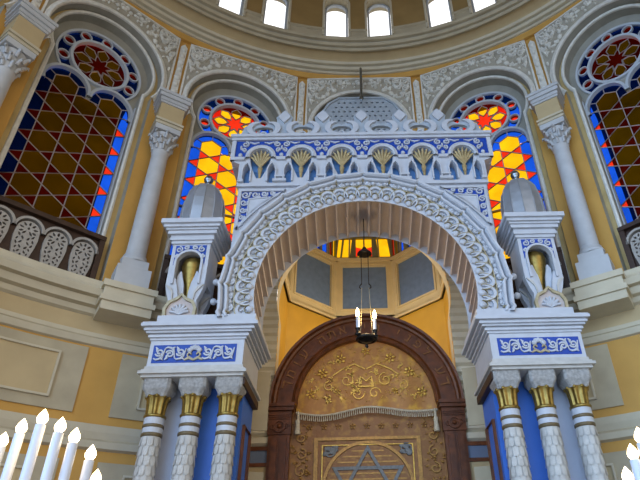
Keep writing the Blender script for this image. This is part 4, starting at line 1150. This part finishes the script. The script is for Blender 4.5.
# --- turrets
for sg in (-1, 1):
    cx = sg * 3.075; YT = 8.15
    mb = MB(fr(YT)); h = .33; d = -.58
    # front plate with the arched niche
    mb.plate([(cx - h, 6.410), (cx - .22, 6.410), (cx - .215, 6.770)] + arc(cx, 6.770, .215, 180, 0, 14)[1:] + [(cx + .22, 6.410), (cx + h, 6.410), (cx + h, 7.190), (cx - h, 7.190)], [], -.09, 0, 'white')
    for q in (-1, 1):
        a, b = sorted((cx + q * h, cx + q * (h - .07))); mb.box(a, b, 6.370, 7.190, d, -.091, 'white')
    mb.box(cx - h + .07, cx + h - .07, 6.350, 7.190, d, d + .06, 'white'); mb.box(cx - h + .07, cx + h - .07, 7.010, 7.190, d + .06, -.091, 'white')
    tur = mb.build('turret', ark)
    mb = MB(fr(YT))
    for z0_, z1_, e in ((7.150, 7.210, .03), (7.210, 7.270, .06), (7.270, 7.320, .05), (7.320, 7.390, .10), (7.390, 7.430, .13), (7.430, 7.490, .17), (7.490, 7.580, .215)):
        mb.box(cx - h - e, cx + h + e, z0_, z1_, d - e, e, 'white')
    mb.build('turret_cornice', tur)
    mb = MB(fr(YT))
    bl = [(cx - .27, 6.710), (cx - .245, 6.770)] + arc(cx, 6.770, .245, 178, 2, 14) + [(cx + .27, 6.710), (cx + .27, 7.120), (cx - .27, 7.120)]
    mb.plate(bl, [], 0, .006, 'blue'); mb.build('blue_panel', tur)
    mb = MB(fr(YT))
    mb.ribbon([(cx - .225, 6.330)] + [(cx - .23, 6.710)] + arc(cx, 6.770, .23, 180, 0, 16) + [(cx + .23, 6.710), (cx + .225, 6.330)], .04, 0, .035, 'white')
    for q in (-1, 1):
        for px, pz, r in ((.20, 7.030, .065), (.08, 7.070, .05), (.235, 6.890, .04)): mb.ribbon(spiral(cx + q * px, pz, r, rad(90), q * 1.3, 12), .022, 0, .025, 'white')
    mb.build('white_arabesque', tur)
    # gilded niche core
    mb = MB(); mb.lathe([(.06, 5.72), (.07, 6.0), (.10, 6.310), (.17, 6.660), (.205, 6.810), (.18, 6.930), (.10, 6.990), (0, 7.010)], (cx, YT - 8 + .28, 0), 20, 'gold'); mb.build('gilded_niche', tur)
    mb = MB(fr(YT))
    for q in (-1, 1):
        mb.ribbon([(cx + q * .06, 6.02), (cx + q * .085, 6.2), (cx + q * .12, 6.38), (cx + q * .15, 6.56), (cx + q * .135, 6.64)], [.04, .09, .12, .08, .02], -.14, -.09, 'white')
    mb.build('inner_leaf', tur)
    mb = MB(fr(YT)); mb.box(cx - .26, cx + .26, 6.330, 7.010, d + .07, d + .09, 'goldline'); mb.build('niche_back', tur)
    # leaf brackets
    for w0, w1 in ((-.13, 0), (d, d + .13)):
        for q in (-1, 1):
            mb = MB(fr(YT))
            L = [(.325, 6.410), (.33, 6.310), (.28, 6.130), (.235, 6.02), (.26, 5.84), (.30, 5.70), (.14, 5.70), (.10, 5.86), (.075, 6.02), (.10, 6.130), (.13, 6.270), (.17, 6.390), (.19, 6.470), (.215, 6.409)]
            mb.plate([(cx + q * x, z) for x, z in L], [], w0, w1, 'white', back=True)
            mb.ribbon([(cx + q * x, z) for x, z in ((.32, 6.310), (.24, 6.250), (.19, 6.16), (.17, 5.98))], [.01, .05, .03, .01], w1 - .02, w1 + .03, 'whitewarm'); mb.build('leaf_bracket', tur)
    mb = MB(fr(YT))
    og = [(-.24, 5.70), (-.25, 5.84), (-.19, 5.96), (-.07, 6.02), (0, 6.10), (.07, 6.02), (.19, 5.96), (.25, 5.84), (.24, 5.70)]
    mb.ribbon([(cx + x, z) for x, z in og], .05, 0, .07, 'goldline'); mb.plate([(cx + x * .9, z - .01) for x, z in og], [], 0, .03, 'lilac')
    for j in range(7):
        t = rad(90 + (j - 3) * 27); mb.tube([(cx, 5.73, .04), (cx + .09 * cos(t), 5.76 + .09 * sin(t), .05), (cx + .155 * cos(t), 5.76 + .155 * sin(t), .045)], [.012, .028, .026], 'white', 6)
    mb.build('shell_ornament', tur)
    mb = MB(); yd = YT - 8 + .29
    mb.lathe([(.43, 7.570), (.43, 7.650), (.40, 7.670), (.40, 7.970), (.388, 8.190), (.34, 8.430), (.245, 8.610), (.11, 8.720), (.04, 8.750)], (cx, yd, 0), 12, 'dome', a0=pi / 12, a1=2 * pi + pi / 12, smooth=False)
    for j in range(12):
        t = pi / 12 + 2 * pi * j / 12
        mb.tube([(cx + r * cos(t), yd + r * sin(t), z) for r, z in ((.402, 7.690), (.402, 7.970), (.39, 8.190), (.342, 8.430), (.247, 8.610), (.11, 8.720))], .010, 'dome', 5)
    mb.build('dome', tur)
    mb = MB(); mb.lathe([(.03, 8.730), (.03, 8.770), (.06, 8.790), (.03, 8.810), (.085, 8.850), (.095, 8.900), (.07, 8.960), (.02, 8.990), (.012, 9.020)], (cx, yd, 0), 16, 'steel'); mb.build('finial', tur)
    for z in (6.03, 6.410):
        mb = MB(); xa = sg * (2.36 if z < 6.110 else 2.34); mb.tube([(xa, .25, z), (sg * 2.62, .25, z)], .028, 'white', 8); mb.blob((sg * 2.58, .25, z), (.06, .06, .06), 'white', 10, 6); mb.build('tie_rod', tur)
    pass

# ================================================================== lamp in the arch
LY = 8.75
root = thing('hanging_lamp', 'black hanging lamp with two lit candles under the arch, before the wooden portal', 'lamp', (0.0, LY, 5.50))
def P(p): return p
mb = MB(); mb.tube([(0, 0, 2.66), (0, 0, 1.98)], .010, 'black', 6); mb.build('chain', root)
mb = MB(); mb.lathe([(.0, 2.00), (.03, 1.98), (.06, 1.92), (.13, 1.85), (.14, 1.83), (.0, 1.855)], (0, 0, 0), 16, 'black'); mb.build('smoke_bell', root)
mb = MB()
for sx in (-.065, .065):
    mb.tube([(sx, 0, 1.84), (sx, 0, 1.18)], .007, 'black', 5); mb.tube([(sx, 0, 1.18), (sx * 1.5, 0, 1.14), (sx * 1.6, 0, 1.10), (sx * 1.2, 0, 1.08)], .012, 'black', 5)
    mb.tube([(sx, 0, 1.10), (sx * 1.6, 0, .13)], .004, 'goldline', 5)
mb.build('suspension_rods', root)
mb = MB(); mb.tube([(.16 * cos(t), .16 * sin(t), .08) for t in [2 * pi * j / 20 for j in range(20)]], .03, 'black', 8, closed=True)
mb.lathe([(.15, .09), (.10, .04), (0, .02), (0, -.05)], (0, 0, 0), 16, 'black'); mb.blob((0, 0, -.05), (.03, .03, .04), 'black', 8, 5); mb.build('lamp_bowl', root)
for sx, sy, dz in ((-.15, -.09, 0), (.15, .0, .0)):
    mb = MB(); mb.lathe([(.012, .10), (.05, .12), (.055, .14), (.03, .16), (.035, .22), (.05, .24)], (sx, sy, 0), 12, 'black'); cup = mb.build('candle_cup', root)
    mb = MB(); mb.lathe([(.028, .23), (.028, .46), (.0, .47)], (sx, sy, 0), 12, 'candle'); mb.build('candle', cup)
    mb = MB(); mb.lathe([(.012, .46), (.03, .49), (.038, .53), (.028, .58), (0, .65)], (sx, sy, 0), 12, 'flame2'); tag(mb.build('candle_bulb', cup), 'lit candle bulb')

# ================================================================== electric candelabra in front
CANDLE_R = .0165
def candelabrum(name, label, tips, foot):
    root = thing(name, label, 'candelabrum', foot)
    fx, fy, fz = foot
    mb = MB(); mb.lathe([(.22, 0), (.22, .03), (.12, .07), (.04, .12), (.03, .5), (.045, .55), (.025, .6), (.025, .95), (.04, 1.0), (.02, 1.1)], (0, 0, 0), 20, 'brass'); mb.build('stand', root)
    for i, (x, y, z) in enumerate(tips):
        x, y, z = x - fx, y - fy, z - fz
        hc = z - .055; base = hc - .42
        mb = MB(); mb.tube([(0, 0, 1.02), (x * .5, y * .5, .92), (x * .95, y * .95, base - .12), (x, y, base)], .012, 'brass', 8)
        mb.lathe([(.012, base - .01), (.03, base + .005), (.032, base + .02), (.02, base + .03)], (x, y, 0), 12, 'brass'); arm = mb.build('arm', root)
        mb = MB(); mb.lathe([(CANDLE_R, base + .02), (CANDLE_R, hc), (CANDLE_R * .6, hc + .004), (0, hc + .004)], (x, y, 0), 16, 'candle'); mb.build('candle', arm)
        mb = MB(); mb.lathe([(.008, hc), (.0165, hc + .012), (.0185, hc + .022), (.014, hc + .036), (.006, hc + .048), (0, hc + .056)], (x, y, 0), 14, 'flame'); tag(mb.build('flame_bulb', arm), 'lit flame shaped bulb')
    return root
CL = [(-1.4312, 2.06, 2.1956), (-1.3227, 1.97, 2.216), (-1.2182, 1.9, 2.2257), (-1.1496, 1.9, 2.1962), (-1.1074, 1.93, 2.1677), (-1.0711, 2.0, 2.1265), (-1.0885, 2.12, 2.0698)]
CR = [(0.8229, 1.9, 2.1149), (0.7975, 1.93, 2.0678), (0.7906, 2.0, 2.0076), (0.8695, 1.88, 2.1491), (0.9392, 1.88, 2.1718), (1.0454, 1.95, 2.1555), (1.1492, 2.05, 2.1386)]
candelabrum('candelabrum', 'white candelabrum with seven lit candles at the lower left', CL, (-1.198, 2.02, 0.0))
candelabrum('candelabrum', 'white candelabrum with three lit candles in view at the lower right edge', CR, (0.939, 2.02, 0.0))

# ================================================================== light
def point(name, loc, e, c, r=.05):
    l = bpy.data.lights.new(name, 'POINT'); l.energy = e; l.color = c; l.shadow_soft_size = r
    o = bpy.data.objects.new(name, l); COL.objects.link(o); o.location = loc
def area(name, loc, target, e, c, sx, sy):
    l = bpy.data.lights.new(name, 'AREA'); l.energy = e; l.color = c; l.shape = 'RECTANGLE'; l.size = sx; l.size_y = sy
    o = bpy.data.objects.new(name, l); COL.objects.link(o); o.location = loc
    o.rotation_euler = (Vector(target) - Vector(loc)).to_track_quat('-Z', 'Y').to_euler()
point('lamp light', (0.0, LY + .05, 5.98), 38, (1, .72, .36), .12)
point('apse fill light', (0, 12.9, 8.1), 120, (1, .82, .55), .2)  # unseen fill added to brighten the apse, no fixture there
for q in (CL, CR):
    mx = sum(t[0] for t in q) / len(q); my = sum(t[1] for t in q) / len(q); mz = sum(t[2] for t in q) / len(q)
    point('candle light', (mx, my, mz + .02), 2.2, (1, .74, .40), .1)

W = bpy.data.worlds.new('World'); SC.world = W; W.use_nodes = True
nt = W.node_tree; nt.nodes.clear()
out = nt.nodes.new('ShaderNodeOutputWorld'); bg = nt.nodes.new('ShaderNodeBackground')
tc = nt.nodes.new('ShaderNodeTexCoord'); sep = nt.nodes.new('ShaderNodeSeparateXYZ')
nt.links.new(tc.outputs['Generated'], sep.inputs[0])
def lobe(d, lo, hi):
    """0..1 brightness of the sky around direction d"""
    n = nt.nodes.new('ShaderNodeVectorMath'); n.operation = 'DOT_PRODUCT'; n.inputs[1].default_value = Vector(d).normalized()
    nrm = nt.nodes.new('ShaderNodeVectorMath'); nrm.operation = 'NORMALIZE'
    nt.links.new(tc.outputs['Generated'], nrm.inputs[0]); nt.links.new(nrm.outputs[0], n.inputs[0])
    m = nt.nodes.new('ShaderNodeMapRange'); m.interpolation_type = 'SMOOTHSTEP'; m.inputs['From Min'].default_value = lo; m.inputs['From Max'].default_value = hi
    nt.links.new(n.outputs['Value'], m.inputs['Value'])
    return m.outputs[0]
def mixc(f, a, b):
    m = nt.nodes.new('ShaderNodeMix'); m.data_type = 'RGBA'
    for k_, v in ((6, a), (7, b)):
        if isinstance(v, tuple): m.inputs[k_].default_value = (*v, 1)
        else: nt.links.new(v, m.inputs[k_])
    nt.links.new(f, m.inputs[0]); return m.outputs[2]
base = mixc(lobe((-.7, -.6, .55), .25, .97), (.72, .73, .78), (2.2, 3.2, 4.7))  # blue left and warm right patches added to the sky as directional fill
base = mixc(lobe((.8, -.5, .35), .45, .97), base, (1.7, 1.5, 1.25))
base = mixc(lobe((0, 1, .25), .25, .55), base, (1.75, 1.75, 1.75))
nt.links.new(base, bg.inputs['Color']); bg.inputs['Strength'].default_value = 1.0
nt.links.new(bg.outputs[0], out.inputs['Surface'])

# ================================================================== camera
cam = bpy.data.cameras.new('Camera'); co = bpy.data.objects.new('Camera', cam); COL.objects.link(co)
p, r, yaw = rad(32.762), -.0295, .0195
f_ = Vector((sin(yaw) * cos(p), cos(yaw) * cos(p), sin(p))); rt = Vector((cos(yaw), -sin(yaw), 0)); up = rt.cross(f_)
rt2 = cos(r) * rt + sin(r) * up; up2 = -sin(r) * rt + cos(r) * up
mat = Matrix((rt2, up2, -f_)).transposed().to_4x4(); mat.translation = Vector((-.122, 0, 1.6))
co.matrix_world = mat
cam.sensor_width = 36; cam.lens = 551.87 / 640 * 36; cam.shift_x = -47.1 / 640; cam.shift_y = 18.4 / 640; cam.clip_start = .05; cam.clip_end = 200
SC.camera = co
SC.view_settings.view_transform = 'Standard'; SC.view_settings.look = 'None'; SC.view_settings.gamma = 1.0
SC.view_settings.exposure = 0.0; SC.view_settings.use_curve_mapping = False
SC.cycles.max_bounces = 6; SC.cycles.transparent_max_bounces = 12
